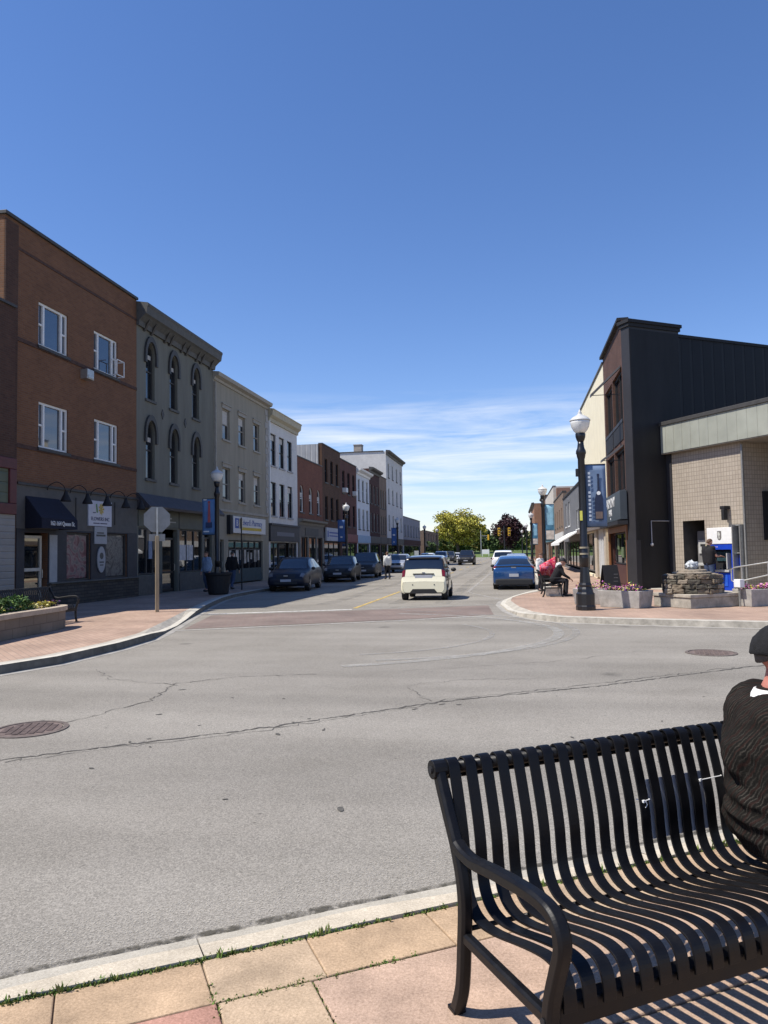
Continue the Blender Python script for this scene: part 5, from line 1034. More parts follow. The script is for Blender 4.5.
def bench(loc, rot, L_, label, fine=True):
    t = empty('park_bench', loc, rot, label, 'bench', 'black slatted metal benches on the pavements')
    BE = MATS['bench_enamel'] if fine else pm('bench_dull_black', (.010, .010, .011), .6, .2, 9)
    sub = 4 if fine else 1
    prof = c2d(SLAT, sub); g = MB(); n = int((L_-.08)/.0712)
    for k in range(n): y = .050+k*.0712; sweep_bar(g, prof, y-.0232, y+.0232, .0085)
    g.build('slats', BE, t, bevel=.0018 if fine else 0)
    for y in (0, L_):
        g = MB(); S_ = 6 if fine else 2
        P = c2d([(-.088, .0), (-.068, .03), (-.034, .12), (-.016, .26), (-.004, .40), (-.018, .50), (-.058, .60), (-.118, .70), (-.170, .79), (-.192, .838)], S_); frame_bar(g, P, .045, .05)
        g.box(-.115, -.06, -.024, .024, -.002, .012)
        P = c2d([(-.050, .605), (.0, .590), (.08, .586), (.16, .598), (.27, .612), (.41, .625), (.50, .626), (.553, .612), (.583, .578), (.588, .53), (.562, .455), (.530, .36), (.515, .25), (.520, .12), (.545, .0)], S_); frame_bar(g, P, .05, .044)
        g.box(.52, .59, -.028, .028, -.002, .014)
        P = c2d([(-.012, .297), (.15, .297), (.33, .298), (.52, .30)], 2); frame_bar(g, P, .035, .042)
        g.tube([(-.200, -.03, .838), (-.200, .03, .838)], .036, 14)
        f = g.build('end_frame', BE, t, bevel=.003 if fine else 0); f.location.y = y
        if fine:
            g = MB(); g.tube([(-.200, -.037, .838), (-.200, -.029, .838)], .014, 10); g.tube([(.518, -.03, .30), (.518, -.026, .30)], .012, 8); g.build('bolt', K['blackmat'], f)
    g = MB(); g.tube([(-.200, 0, .838), (-.200, L_, .838)], .025, 12); g.build('top_rail', BE, t, smooth=True)
    g = MB(); g.box(.480, .535, .02, L_-.02, .272, .345); g.build('front_rail', BE, t, bevel=.006)
    g = MB(); g.tube([(-.005, 0, .322), (-.005, L_, .322)], .009, 8); g.build('rear_stretcher', BE, t, smooth=True)
    return t
FOOT = Vector((-.256, 2.745, .022)) + N*.036 + C*.034
bn = bench(tuple(FOOT), BR, 2.40, 'large black slatted metal bench nearest the camera, with the seated man in a cap')
bench((-11.17, 14.85, .13), 0, 1.82, 'black metal bench behind the raised flower bed', fine=False)
bench((.96, 25.15, .13), 0, 1.75, 'black metal bench on the east pavement with red cloth over its back', fine=False)
# grey board tied to the back of the near bench
t = empty('tied_board', tuple(FOOT), BR, 'plain grey board tied with white cable ties behind the nearest bench', 'sign board')
g = MB(); y0, y1 = .95, 1.26; g.prism([(-.107, y0, .455), (-.107, y1, .455), (-.142, y1, .69), (-.142, y0, .69)], (-.006, 0, -.001)); g.build('board', pm('board_grey', (.46, .47, .50), .6, .1, 5), t)
def tie(y, x, z, le, tail):
    g = MB(); g.tube([(x-.035, y-.01, z), (x, y, z), (x+.002, y+le, z+.004), (x-.04, y+le+.02, z)], .0022, 6); g.box(x-.002, x+.006, y-.005, y+.005, z-.005, z+.005)
    if tail: g.tube([(x+.002, y+.010, z), (x+.006, y+.014, z-.014), (x+.004, y+.006, z-.026)], .0018, 6)
    return g.build('cable_tie', K['white'], t)
tie(.895, -.094, .622, .03, True); tie(1.215, -.103, .666, .12, False)

# ------------------------------------------------------------------ cars
def vcr(P, t):
    i = min(int(t), len(P)-2); f = t-i; a, b_, c, d = P[max(i-1, 0)], P[i], P[i+1], P[min(i+2, len(P)-1)]
    return [.5*((2*q) + (r-p)*f + (2*p-5*q+4*r-s)*f*f + (3*q-p-3*r+s)*f**3) for p, q, r, s in zip(a, b_, c, d)]
class Car:
    def __init__(s, st): s.st = st; s.n = len(st)-1
    def S(s, u, v):
        y, zb, ws, zbe, wb, zt, wt = vcr(s.st, max(0, min(u, s.n)))
        sg = 1
        if v > 8: v = 16-v; sg = -1
        P = [(0, zb), (.82*ws, zb), (ws, zb+.08), ((ws+wb)/2+.02, (zb+zbe)/2+.04), (wb, zbe), ((wb+wt)/2+.012, (zbe+zt)/2), (wt+.01, zt-.045*min(1, (zt-zbe)*4)), (wt*.80, zt), (0, zt+.015)]
        x, z = vcr(P, v); return Vector((sg*max(x, 0), y, z))
    def nrm(s, u, v):
        e = .03; a = s.S(u+e, v)-s.S(u-e, v); b_ = s.S(u, v+e)-s.S(u, v-e); n = a.cross(b_); n = n.normalized() if n.length > 1e-9 else Vector((0, 0, 1))
        p = s.S(u, v); return n if n.dot(p-Vector((0, s.st[s.n//2][0], .7))) > 0 else -n
    def body(s, nu=5, nv=2):
        g = MB(); U, V_ = s.n*nu, 16*nv
        vs = [s.S(i/nu, j/nv) for i in range(U+1) for j in range(V_)]
        fs = [(i*V_+j, i*V_+(j+1) % V_, (i+1)*V_+(j+1) % V_, (i+1)*V_+j) for i in range(U) for j in range(V_)]
        fs += [tuple(range(V_)), tuple(U*V_+j for j in range(V_))[::-1]]
        return g.add(vs, fs)
    def patch(s, u0, u1, v0, v1, off=.006, nu=6, nv=6, g=None):
        g = g or MB(); vs = []
        for i in range(nu+1):
            for j in range(nv+1):
                u, v = u0+(u1-u0)*i/nu, v0+(v1-v0)*j/nv; vs.append(s.S(u, v)+s.nrm(u, v)*off)
        return g.add(vs, [(i*(nv+1)+j, i*(nv+1)+j+1, (i+1)*(nv+1)+j+1, (i+1)*(nv+1)+j) for i in range(nu) for j in range(nv)])
SUV = [(0, .42, .74, .72, .78, .80, .72), (.04, .32, .85, .88, .86, .98, .78), (.13, .27, .90, 1.0, .89, 1.10, .76), (.40, .25, .92, 1.04, .90, 1.58, .68), (.75, .25, .92, 1.04, .91, 1.66, .67), (1.9, .25, .92, 1.02, .92, 1.69, .68), (2.7, .25, .92, 1.0, .92, 1.64, .67), (3.45, .25, .92, .99, .90, 1.08, .76), (4.1, .25, .91, .94, .87, 1.0, .72), (4.5, .28, .86, .82, .82, .88, .68), (4.63, .36, .78, .64, .78, .72, .62), (4.66, .42, .70, .56, .70, .60, .55)]
CUV = [(0, .40, .72, .70, .78, .76, .72), (.04, .31, .85, .84, .85, .92, .77), (.16, .26, .89, .95, .88, 1.02, .74), (.62, .24, .91, .98, .89, 1.36, .66), (1.2, .23, .91, .97, .90, 1.50, .65), (2.0, .23, .91, .95, .91, 1.53, .66), (2.7, .23, .91, .93, .91, 1.47, .64), (3.5, .23, .91, .91, .89, .99, .74), (4.1, .24, .90, .86, .86, .92, .70), (4.48, .28, .84, .74, .80, .80, .66), (4.62, .34, .76, .60, .76, .66, .60), (4.65, .40, .68, .52, .68, .56, .54)]
SMART = [(0, .27, .70, .60, .72, .64, .68), (.04, .24, .76, .72, .76, .78, .70), (.09, .25, .78, .94, .75, 1.0, .67), (.22, .24, .78, 1.02, .75, 1.43, .64), (.48, .24, .78, 1.03, .75, 1.53, .62), (1.2, .24, .78, 1.02, .76, 1.56, .62), (1.75, .24, .78, 1.0, .76, 1.5, .60), (2.25, .24, .77, .95, .74, 1.02, .64), (2.5, .26, .74, .82, .70, .88, .58), (2.66, .32, .66, .62, .62, .66, .5), (2.69, .38, .58, .55, .55, .57, .45)]
VOLT = [(0, .42, .72, .72, .80, .78, .74), (.04, .30, .84, .86, .84, .93, .77), (.22, .22, .88, .97, .86, 1.05, .73), (.9, .2, .89, .98, .87, 1.30, .64), (1.6, .2, .89, .96, .88, 1.43, .62), (2.4, .2, .89, .94, .88, 1.44, .62), (2.9, .2, .89, .92, .88, 1.37, .60), (3.6, .2, .88, .90, .86, .98, .70), (4.1, .22, .86, .82, .82, .86, .66), (4.42, .28, .78, .64, .74, .68, .6), (4.5, .34, .68, .55, .65, .57, .5)]
cg = glassy('car_glass', (.010, .013, .018), .03, 1.75); taill = pm('tail_light', (.16, .008, .012), .15, .2, 9, spec=.6); headl = pm('head_light', (.16, .16, .17), .12, .2, 9, spec=.8); plate = pm('number_plate', (.42, .43, .46), .4, .05, 9); trimk = pm('car_trim', (.02, .02, .021), .6, .2, 9)
def wheel(parent, x, y, r, w):
    g = MB(); sg = 1 if x > 0 else -1; A = []
    def disc(rs, xs):
        n = 24; V = [(x+sg*xx, y+rr*math.cos(2*math.pi*k/n), r+rr*math.sin(2*math.pi*k/n)) for rr, xx in zip(rs, xs) for k in range(n)]; F = [(i*n+k, i*n+(k+1) % n, (i+1)*n+(k+1) % n, (i+1)*n+k) for i in range(len(rs)-1) for k in range(n)] + [tuple(range(n)), tuple((len(rs)-1)*n+k for k in range(n))[::-1]]
        return V, F
    g.add(*disc([r*.6, r*.97, r, r*.97, r*.62], [-w, -w, -w*.5, 0, .004])); wo_ = g.build('wheel', K['rubber'], parent, smooth=False)
    g = MB(); g.add(*disc([r*.64, r*.64, r*.55], [-.02, .002, -.012]))
    for k in range(5): a = 2*math.pi*k/5; g.prism([(x+sg*.004, y+r*(.1*math.cos(a+1.2)), r+r*.1*math.sin(a+1.2)), (x+sg*.004, y+r*.6*math.cos(a+.18), r+r*.6*math.sin(a+.18)), (x+sg*.004, y+r*.6*math.cos(a-.18), r+r*.6*math.sin(a-.18)), (x+sg*.004, y+r*.1*math.cos(a-1.2), r+r*.1*math.sin(a-1.2))], (sg*.012, 0, 0))
    g.build('rim', K['rim'], wo_)
def car(name, st, paint, loc, rot, label, group, wb=(.85, 3.6), r=.34, win=(3.15, 6.5), rear=(2.15, 2.9), screen=(6.1, 6.9), side_split=(4.45, 5.45), facing='front', scale=1, cat='car', grille=True):
    t = empty(name, loc, rot, label, cat, group); t.scale = (scale,)*3; c = Car(st); W = st[len(st)//2][2]
    c.body().build('body', paint, t, smooth=True)
    c.patch(rear[0], rear[1], 6.15, 9.85, .006, 6, 14).build('rear_window', cg, t, smooth=True); c.patch(screen[0], screen[1], 6.15, 9.85, .006, 6, 14).build('windscreen', cg, t, smooth=True)
    for sg in (0, 1):
        cuts_ = [win[0], *side_split, win[1]]
        for a, b_ in zip(cuts_, cuts_[1:]):
            va, vb = (4.25, 5.8) if not sg else (16-5.8, 16-4.25)
            c.patch(a+.04, b_-.04, va, vb, .005, 6, 5).build('side_window', cg, t, smooth=True)
    for x in (-1, 1):
        for y in wb:
            g = MB(); n = 20; P = [(x*(W-.16), y+(r*1.15)*math.cos(math.pi*k/n), r+(r*1.15)*math.sin(math.pi*k/n)) for k in range(n+1)] + [(x*(W-.16), y-r*1.15, .2), (x*(W-.16), y+r*1.15, .2)]; g.prism(P, (x*.163, 0, 0)); g.build('wheel_arch', trimk, t)
            wheel(t, x*(W+.008), y, r, .21)
    for u_ in (side_split[0], side_split[1]+.95, 3.3):
        for va, vb in ((1.9, 4.2), (11.8, 14.1)): c.patch(u_-.018, u_+.018, va, vb, .004, 1, 8).build('door_seam', trimk, t)
    for u_ in (side_split[0]-.22, side_split[1]-.2):
        for va, vb in ((3.55, 3.68), (12.32, 12.45)): c.patch(u_-.1, u_+.08, va, vb, .02, 2, 1).build('door_handle', trimk, t)
    for a, b_ in ((4.1, 6.3), (9.7, 11.9)): c.patch(1.15, 1.95, a, b_, .009, 5, 6).build('tail_light', taill, t, smooth=True); c.patch(st.__len__()-3.4, st.__len__()-2.3, a+.2, b_+.2, .008, 4, 4).build('head_light', headl, t, smooth=True)
    Lf = st[-1][0]; zb0 = st[0][3]
    part('number_plate', plate, t, (-.2, .2, -.022, -.004, zb0-.16, zb0-.03)); part('rear_bumper', trimk, t, (-st[0][2]*.95, st[0][2]*.95, -.015, .1, .30, .48), bevel=.02)
    part('front_plate', plate, t, (-.24, .24, Lf+.004, Lf+.02, .46, .57)); part('lower_grille', trimk, t, (-.52, .52, Lf-.1, Lf+.006, .34, .45), bevel=.015)
    if grille: c.patch(len(st)-2.9, len(st)-1.6, 7.15, 8.85, .012, 3, 8).build('grille', trimk, t); part('badge', K['rim'], t, (-.09, .09, Lf-.05, Lf+.02, .70, .745))
    for x in (-1, 1): g = MB(); yy = st[7][0]-.28 if len(st) > 9 else 2; g.ball((x*(W+.10), yy, 1.02 if st[5][5] > 1.5 else .97), (.10, .055, .075), 10, 6); g.build('mirror', trimk, t, smooth=True)
    return t
PK = dict(group='cars parked along the west kerb')
navy = pm('paint_navy', (.012, .015, .028), .45, .1, 3, coat=.12, spec=.25); blk = pm('paint_black', (.010, .010, .012), .45, .1, 3, coat=.12, spec=.25); char_p = pm('paint_charcoal', (.03, .032, .036), .45, .1, 3, coat=.12, spec=.25); whp = pm('paint_white', (.72, .73, .74), .3, .05, 3, coat=1); silver = pm('paint_silver', (.42, .43, .45), .28, .05, 3, coat=1, metallic=.3); bluep = pm('paint_blue', (.012, .065, .20), .25, .1, 3, coat=1, metallic=.25); creamp = pm('paint_cream', (.80, .75, .55), .3, .03, 3, coat=1)
PI = math.pi
YW = PI+R(5.5)
def front_at(x, y, L_): return (x-math.sin(R(5.5))*L_, y+math.cos(R(5.5))*L_, 0)
car('parked_car', CUV, navy, front_at(-10.12, 31.9, 4.65), YW, 'dark navy car facing us before the white brick building, first of the row', **PK)
car('parked_car', CUV, blk, front_at(-10.15, 41.8, 4.65), YW, 'black car facing us with a pale number plate, second of the parked row', **PK)
car('parked_suv', SUV, char_p, front_at(-10.0, 48.3, 4.66), YW, 'tall charcoal SUV third of the parked row, beside the pedestrian in white', **PK)
car('parked_car', CUV, silver, (-9.7, 64.8, 0), PI, 'grey car fourth of the parked row, beyond the pedestrian in white', **PK)
car('parked_car', CUV, whp, (-9.3, 82, 0), PI, 'white car with a long roof showing above the small cream car', **PK)
car('parked_suv', SUV, whp, (-9.6, 100, 0), PI, 'white SUV farther up the west kerb, half hidden', **PK)
car('parked_suv', SUV, char_p, (-9.6, 112, 0), PI, 'dark SUV far up the west kerb, between two white ones', **PK)
car('parked_car', VOLT, whp, (-9.5, 124, 0), PI, 'white low car last of the west kerb row', wb=(.85, 3.5), **PK)
car('oncoming_truck', SUV, blk, (-5.8, 93.5, 0), PI, 'black truck driving toward us in the middle of the street', None, scale=1.05, cat='truck')
EK = dict(group='cars parked along the east kerb')
vt = car('parked_hatchback', VOLT, bluep, (-.07, 32.3, 0), 0, 'metallic blue hatchback seen from behind, parked by the east bench', wb=(.85, 3.5), r=.33, rear=(2.1, 3.05), win=(3.2, 6.4), screen=(6.1, 6.9), **EK)
Car(VOLT).patch(1.25, 1.8, 5.9, 10.1, .012, 4, 16).build('spoiler_band', K['black'], vt, smooth=True); part('badge', K['rim'], vt, (-.10, .10, .02, .08, .93, .975)); part('lower_bumper', trimk, vt, (-.78, .78, -.03, .2, .20, .46), bevel=.04)
car('parked_hatchback', VOLT, silver, (.1, 50, 0), 0, 'silver hatchback parked ahead of the metallic blue one', wb=(.85, 3.5), rear=(2.1, 3.05), **EK)
car('white_suv', SUV, whp, (-.95, 61, 0), 0, 'white SUV seen from behind, farther up beyond the silver hatchback', None)
# small cream city car
t = empty('city_car', (-3.17, 25.75, 0), 0, 'small cream two seat city car with dark roof, driving away from us', 'car')
c = Car(SMART); c.body(6, 2).build('body', pm('paint_dark_cell', (.022, .020, .022), .3, .1, 3, coat=1), t, smooth=True)
g = MB(); c.patch(1.3, 2.2, 6.55, 9.45, .012, 6, 18, g); g.build('tailgate', creamp, t, smooth=True)
g = MB(); c.patch(.02, 1.28, 1.2, 14.8, .014, 6, 40, g); n_ = [c.S(0, 1.2+13.6*k/40)+Vector((0, -.014, 0)) for k in range(41)]; g.poly(n_); bp_ = g.build('rear_bumper', creamp, t, smooth=False)
g = MB(); g.prism([(-.50, -.03, .255), (.50, -.03, .255), (.38, -.03, .40), (-.38, -.03, .40)], (0, .03, 0)); g.build('diffuser', trimk, bp_); g = MB(); [g.ball((x, -.018, .55), (.022, .01, .022), 8, 5) for x in (-.38, .38)]; g.build('sensor', trimk, bp_)
c.patch(2.22, 2.98, 6.0, 10.0, .008, 6, 14).build('rear_window', cg, t, smooth=True); c.patch(6.1, 6.9, 6.15, 9.85, .006, 6, 12).build('windscreen', cg, t, smooth=True)
for a, b_ in ((4.3, 6.5), (9.5, 11.7)): c.patch(1.32, 2.2, a, b_, .016, 6, 8).build('tail_light', taill, t, smooth=True)
for a, b_ in ((4.25, 5.8), (10.2, 11.75)): c.patch(3.3, 6.4, a, b_, .006, 12, 5).build('side_window', cg, t, smooth=True)
for a, b_ in ((2.2, 4.0), (12, 13.8)): c.patch(4.6, 6.3, a, b_, .012, 8, 5).build('door', creamp, t, smooth=True)
c.patch(7.1, 10.0, 4.4, 11.6, .010, 8, 14).build('bonnet', creamp, t, smooth=True)
for a, b_ in ((3.4, 4.3), (11.7, 12.6)): c.patch(8, 9, a, b_, .016, 4, 4).build('head_light', headl, t, smooth=True)
part('plate_recess', trimk, t, (-.37, .37, .02, .075, .90, .94), bevel=.006); part('number_plate', plate, t, (-.30, .30, .022, .06, .78, .89)); part('badge', K['rim'], t, (-.05, .05, .05, .068, .955, .985)); part('roof_spoiler', trimk, t, (-.55, .55, .16, .32, 1.455, 1.49), bevel=.012)
for x in (-1, 1):
    for y in (.42, 2.28):
        g = MB(); P = [(x*.62, y+.33*math.cos(math.pi*k/18), .29+.33*math.sin(math.pi*k/18)) for k in range(19)] + [(x*.62, y-.33, .2), (x*.62, y+.33, .2)]; g.prism(P, (x*.165, 0, 0)); g.build('wheel_arch', trimk, t); wheel(t, x*.80, y, .285, .19)
    g = MB(); g.ball((x*.90, 1.95, 1.02), (.10, .06, .075), 10, 6); g.build('mirror', trimk, t, smooth=True)

# ------------------------------------------------------------------ people
def remesh(g, name, mat, parent, vox, smooth=4):
    me = bpy.data.meshes.new(name); me.from_pydata(g.v, [], g.f)
    bm = bmesh.new(); bm.from_mesh(me); bmesh.ops.recalc_face_normals(bm, faces=bm.faces); bm.to_mesh(me); bm.free()
    o = bpy.data.objects.new(name, me); col.objects.link(o)
    r_ = o.modifiers.new('r', 'REMESH'); r_.mode = 'VOXEL'; r_.voxel_size = vox
    if smooth: s_ = o.modifiers.new('s', 'SMOOTH'); s_.iterations = smooth; s_.factor = .5
    dg = bpy.context.evaluated_depsgraph_get(); nm = bpy.data.meshes.new_from_object(o.evaluated_get(dg))
    o.modifiers.clear(); o.data = nm; bpy.data.meshes.remove(me); nm.name = name
    nm.polygons.foreach_set('use_smooth', [True]*len(nm.polygons)); nm.materials.clear()
    mats = mat if isinstance(mat, list) else [mat]
    for q in mats: nm.materials.append(q)
    nm.polygons.foreach_set('material_index', [0]*len(nm.polygons)); o.parent = parent
    return o
def hand(g, w, d, side, curl=.5, pn=None):
    """palm and five fingers from the wrist w along d; pn = palm normal the fingers curl towards"""
    w, d = Vector(w), Vector(d).normalized(); pn = Vector(pn or (-side, 0, 0)); pn = (pn-d*pn.dot(d)).normalized(); a = d.cross(pn)*side
    for k, (o, le) in enumerate(((.030, .072), (.010, .082), (-.010, .076), (-.029, .060))):
        b = w+d*.095+a*o; g.capsule(w+d*.015+a*o*.6, b, .0135, .0115, 8); p = b; dr = d
        for sgm, rr in ((.42, .0092), (.32, .0085), (.26, .0075)): dr = (dr+pn*curl*.55).normalized(); q = p+dr*le*sgm; g.capsule(p, q, rr+.0006, rr, 8); p = q
    b = w+d*.03+a*.03; q = b+(d*.6+a*.75+pn*.35).normalized()*.05; g.capsule(b, q, .013, .0105, 8); g.capsule(q, q+(d*.9+a*.2+pn*.5).normalized()*.034, .0105, .0085, 8)
def head_mesh(g, hc, f, up_, s=1.0):
    """skull, jaw, nose, ears, brow and lips round the centre hc, looking along f"""
    hc, f, up_ = Vector(hc), Vector(f).normalized(), Vector(up_).normalized(); rt = f.cross(up_).normalized()
    def bl(o, r): 
        q = MB(); q.ball((0, 0, 0), r, 16, 11); M_ = Matrix((rt, f, up_)).transposed(); c_ = hc+(rt*o[0]+f*o[1]+up_*o[2])*s
        g.add([c_+M_ @ (Vector(v)*s) for v in q.v], q.f)
    bl((0, -.008, .028), (.075, .096, .088)); bl((0, .03, -.035), (.058, .062, .075)); bl((0, .052, -.082), (.034, .034, .026)); bl((0, .094, -.018), (.013, .020, .026)); bl((0, .09, .0), (.009, .014, .03)); bl((0, .088, -.056), (.024, .012, .007)); bl((0, .085, -.068), (.02, .012, .007))
    for x in (-1, 1): bl((x*.030, .08, .024), (.022, .014, .008)); bl((x*.078, -.012, -.008), (.011, .026, .034)); bl((x*.04, .066, -.025), (.02, .02, .02))
def eyes(parent, hc, f, up_):
    hc, f, up_ = Vector(hc), Vector(f).normalized(), Vector(up_).normalized(); rt = f.cross(up_).normalized(); g = MB()
    for x in (-1, 1): g.ball(hc+rt*x*.031+f*.084+up_*.006, .011, 10, 7)
    g.build('eyes', pm('eye_dark', (.05, .04, .035), .2, .5, 60), parent, smooth=True)
def person(label, loc, rot, J, top, legs, shoes, hairc, vox=.013, top_sleeve=True, group=None, hat=None, skinm=None, lean=(0, 0), cap_brim=True, bulk=1.0):
    """J: joints in the person's own frame (faces +y): hip, knee, ankle, toe, sh, el, wr as (left, right) pairs, neck, head"""
    t = empty('person', loc, rot, label, 'person', group)
    hip, knee, ank, toe, sh, el, wr = (tuple(Vector(q) for q in J[k]) for k in ('hip', 'knee', 'ank', 'toe', 'sh', 'el', 'wr')); neck, hd = Vector(J['neck']), Vector(J['head']); f = Vector(J.get('look', (0, 1, 0))); up_ = (hd-neck).normalized().lerp(Vector((0, 0, 1)), .6)
    sm_ = skinm or K['skin']; hipc = (hip[0]+hip[1])/2; shc = (sh[0]+sh[1])/2
    g = MB()
    def torso(g, e):
        for k in (0, 1): g.capsule(hip[k]*.9+hipc*.1+Vector((0, 0, .02)), sh[k]*.62+shc*.38+Vector((0, 0, -.10)), .115*bulk+e, .125*bulk+e); g.capsule(shc*.5+sh[k]*.5+Vector((0, 0, -.03)), sh[k], .07+e, .062+e)
        g.capsule(hipc+Vector((0, .015, .04)), shc+Vector((0, .01, -.14)), .125*bulk+e, .13*bulk+e); g.capsule(shc+Vector((0, 0, -.08)), neck, .09+e, .055+e*.6)
    torso(g, 0)
    for k in (0, 1):
        sd_ = -1 if k == 0 else 1
        g.capsule(hip[k], knee[k], .085*bulk, .056); g.capsule(knee[k], ank[k], .055, .038); g.capsule(ank[k], toe[k], .042, .032); g.capsule(sh[k], el[k], .05, .04); g.capsule(el[k], wr[k], .041, .027)
        hand(g, wr[k], (wr[k]-el[k]).normalized().lerp(Vector(J.get('hdir', (0, 0, -1))), .4), sd_, J.get('curl', .5), J.get('pn'))
    g.capsule(neck-Vector((0, 0, .04)), hd-up_*.05-f*.01, .055, .052); head_mesh(g, hd, f, up_)
    remesh(g, 'body', sm_, t, vox*.85, 3); eyes(t, hd, f, up_)
    g = MB(); torso(g, .022)
    for k in (0, 1):
        if top_sleeve: g.capsule(sh[k], el[k], .066, .056); g.capsule(el[k], el[k].lerp(wr[k], .93), .055, .042)
        else: g.capsule(sh[k], sh[k].lerp(el[k], .6), .068, .062)
    remesh(g, 'shirt', top, t, vox, 5)
    g = MB(); g.capsule(hip[0]+Vector((0, 0, .02)), hip[1]+Vector((0, 0, .02)), .125*bulk, .125*bulk)
    for k in (0, 1): g.capsule(hip[k], knee[k], .108*bulk, .075); g.capsule(knee[k], ank[k]+Vector((0, 0, .02)), .074, .058)
    remesh(g, 'trousers', legs, t, vox, 5)
    for k in (0, 1): g = MB(); g.capsule(ank[k]+Vector((0, -.01, -.035)), toe[k]+Vector((0, 0, .004)), .05, .042); g.capsule(ank[k], ank[k]-Vector((0, 0, .03)), .05, .05); remesh(g, 'shoe', shoes, t, vox, 2)
    rt = f.cross(up_).normalized()
    def cap_shell(e, lo, name, m_):
        g = MB(); n = 20; V = []; rows = 8
        for i in range(rows+1):
            th = math.pi/2*i/rows
            for k in range(n):
                a = 2*math.pi*k/n; back = -math.sin(a); lw = lo(back); zz = lw+(1-lw)*math.sin(th); rr = math.sqrt(max(0, 1-zz*zz)) if zz > 0 else math.sqrt(max(.2, 1-zz*zz*.5))
                V.append(hd+rt*(.078+e)*rr*math.cos(a)+f*((.099+e)*rr*math.sin(a)-.008)+up_*(.028+(.09+e)*zz))
        g.add(V, [(i*n+k, i*n+(k+1) % n, (i+1)*n+(k+1) % n, (i+1)*n+k) for i in range(rows) for k in range(n)]); o = g.build(name, m_, t, smooth=True); q = o.modifiers.new('thick', 'SOLIDIFY'); q.thickness = .008; q.offset = -1
        return o
    cap_shell(.006, lambda b_: .25-.85*max(0, b_)-.15*(1-abs(b_)), 'hair', hairc)
    if hat:
        hh = cap_shell(.024, lambda b_: -.02-.22*max(0, b_), 'cap', hat); q = hh.modifiers.new('sub', 'SUBSURF'); q.levels = q.render_levels = 1; tx = bpy.data.textures.new('wool', 'CLOUDS'); tx.noise_scale = .06; q = hh.modifiers.new('lumps', 'DISPLACE'); q.texture = tx; q.strength = .022; q.mid_level = .5
        if cap_brim:
            g = MB(); n = 12; V = []
            for i in range(4):
                for k in range(n+1): a = math.pi*(k/n); r_ = 1+.5*i/3*math.sin(a)**.6 if 0 < k < n else 1; V.append(hd+rt*.098*math.cos(a)*(1+.02*i)+f*(.118*math.sin(a)*r_-.008)+up_*(.04-.012*i*math.sin(a)))
            g.add(V, [(i*(n+1)+k, i*(n+1)+k+1, (i+1)*(n+1)+k+1, (i+1)*(n+1)+k) for i in range(3) for k in range(n)]); o = g.build('brim', hat, hh, smooth=True); q = o.modifiers.new('thick', 'SOLIDIFY'); q.thickness = .006
    return t
def stand(stride=0., arms=((-.03, .0), (.03, .0)), h=1.0, head=(0, .03, 1.62)):
    s_ = stride
    return dict(hip=((-.09, 0, .93), (.09, 0, .93)), knee=((-.10, .02+s_*.35, .51), (.10, .05-s_*.2, .51)), ank=((-.10, s_*.5-.02, .10), (.10, -s_*.6-.02, .12 if s_ else .10)), toe=((-.12, .13+s_*.5, .045), (.12, .13-s_*.6, .045)), sh=((-.185, 0, 1.42), (.185, 0, 1.42)),
                el=((-.24, -.03-s_*.25, 1.13), (.24, -.03+s_*.25, 1.13)), wr=((-.25, .06-s_*.35, .88), (.25, .06+s_*.4, .88)), neck=(0, -.005, 1.47), head=head)
dkj = pm('dark_jacket', (.010, .010, .012), .9, .3, 9); wshirt = pm('white_shirt', (.66, .66, .64), .9, .1, 9); lbl = pm('pale_blue_shirt', (.22, .30, .42), .9, .2, 9); dkt = pm('dark_trousers', (.02, .02, .024), .9, .3, 9); shoe = pm('dark_shoe', (.03, .028, .026), .6, .2, 9); brownh = pm('brown_hair', (.09, .05, .03), .7, .3, 60); greyh = pm('grey_hair', (.22, .20, .18), .7, .3, 60)
person('person in dark top and blue jeans walking past the pharmacy window', (-12.75, 32.2, .13), R(-10), stand(.35), dkj, K['denim'], shoe, K['hair'], vox=.016)
person('person in pale blue top partly hidden behind the west lamp post', (-13.15, 30.3, .13), R(150), stand(.1), lbl, K['denim'], shoe, brownh, vox=.016)
person('person in white top and dark trousers standing in the road by the charcoal SUV', (-7.95, 46.2, 0), R(30), stand(.15), wshirt, dkt, shoe, brownh, vox=.016)
person('short person in white top with brown hair standing behind the red cloth', (.92, 28.6, .13), R(-120), stand(.05), wshirt, dkt, shoe, brownh, vox=.016).scale = (.83,)*3
J = stand(0); J['el'] = ((-.23, .05, 1.14), (.24, .08, 1.15)); J['wr'] = ((-.16, .28, 1.10), (.20, .34, 1.14)); J['hdir'] = (0, 1, -.2); J['pn'] = (0, 0, -1); J['head'] = (0, .06, 1.61)
pa = BI+N*2.62-C*.72
person('person in black shirt and jeans using the cash machine', (pa.x, pa.y, .165), math.atan2(C.y, C.x)-PI/2, J, dkj, K['denim'], shoe, brownh, vox=.014, top_sleeve=False).scale = (1.05,)*3
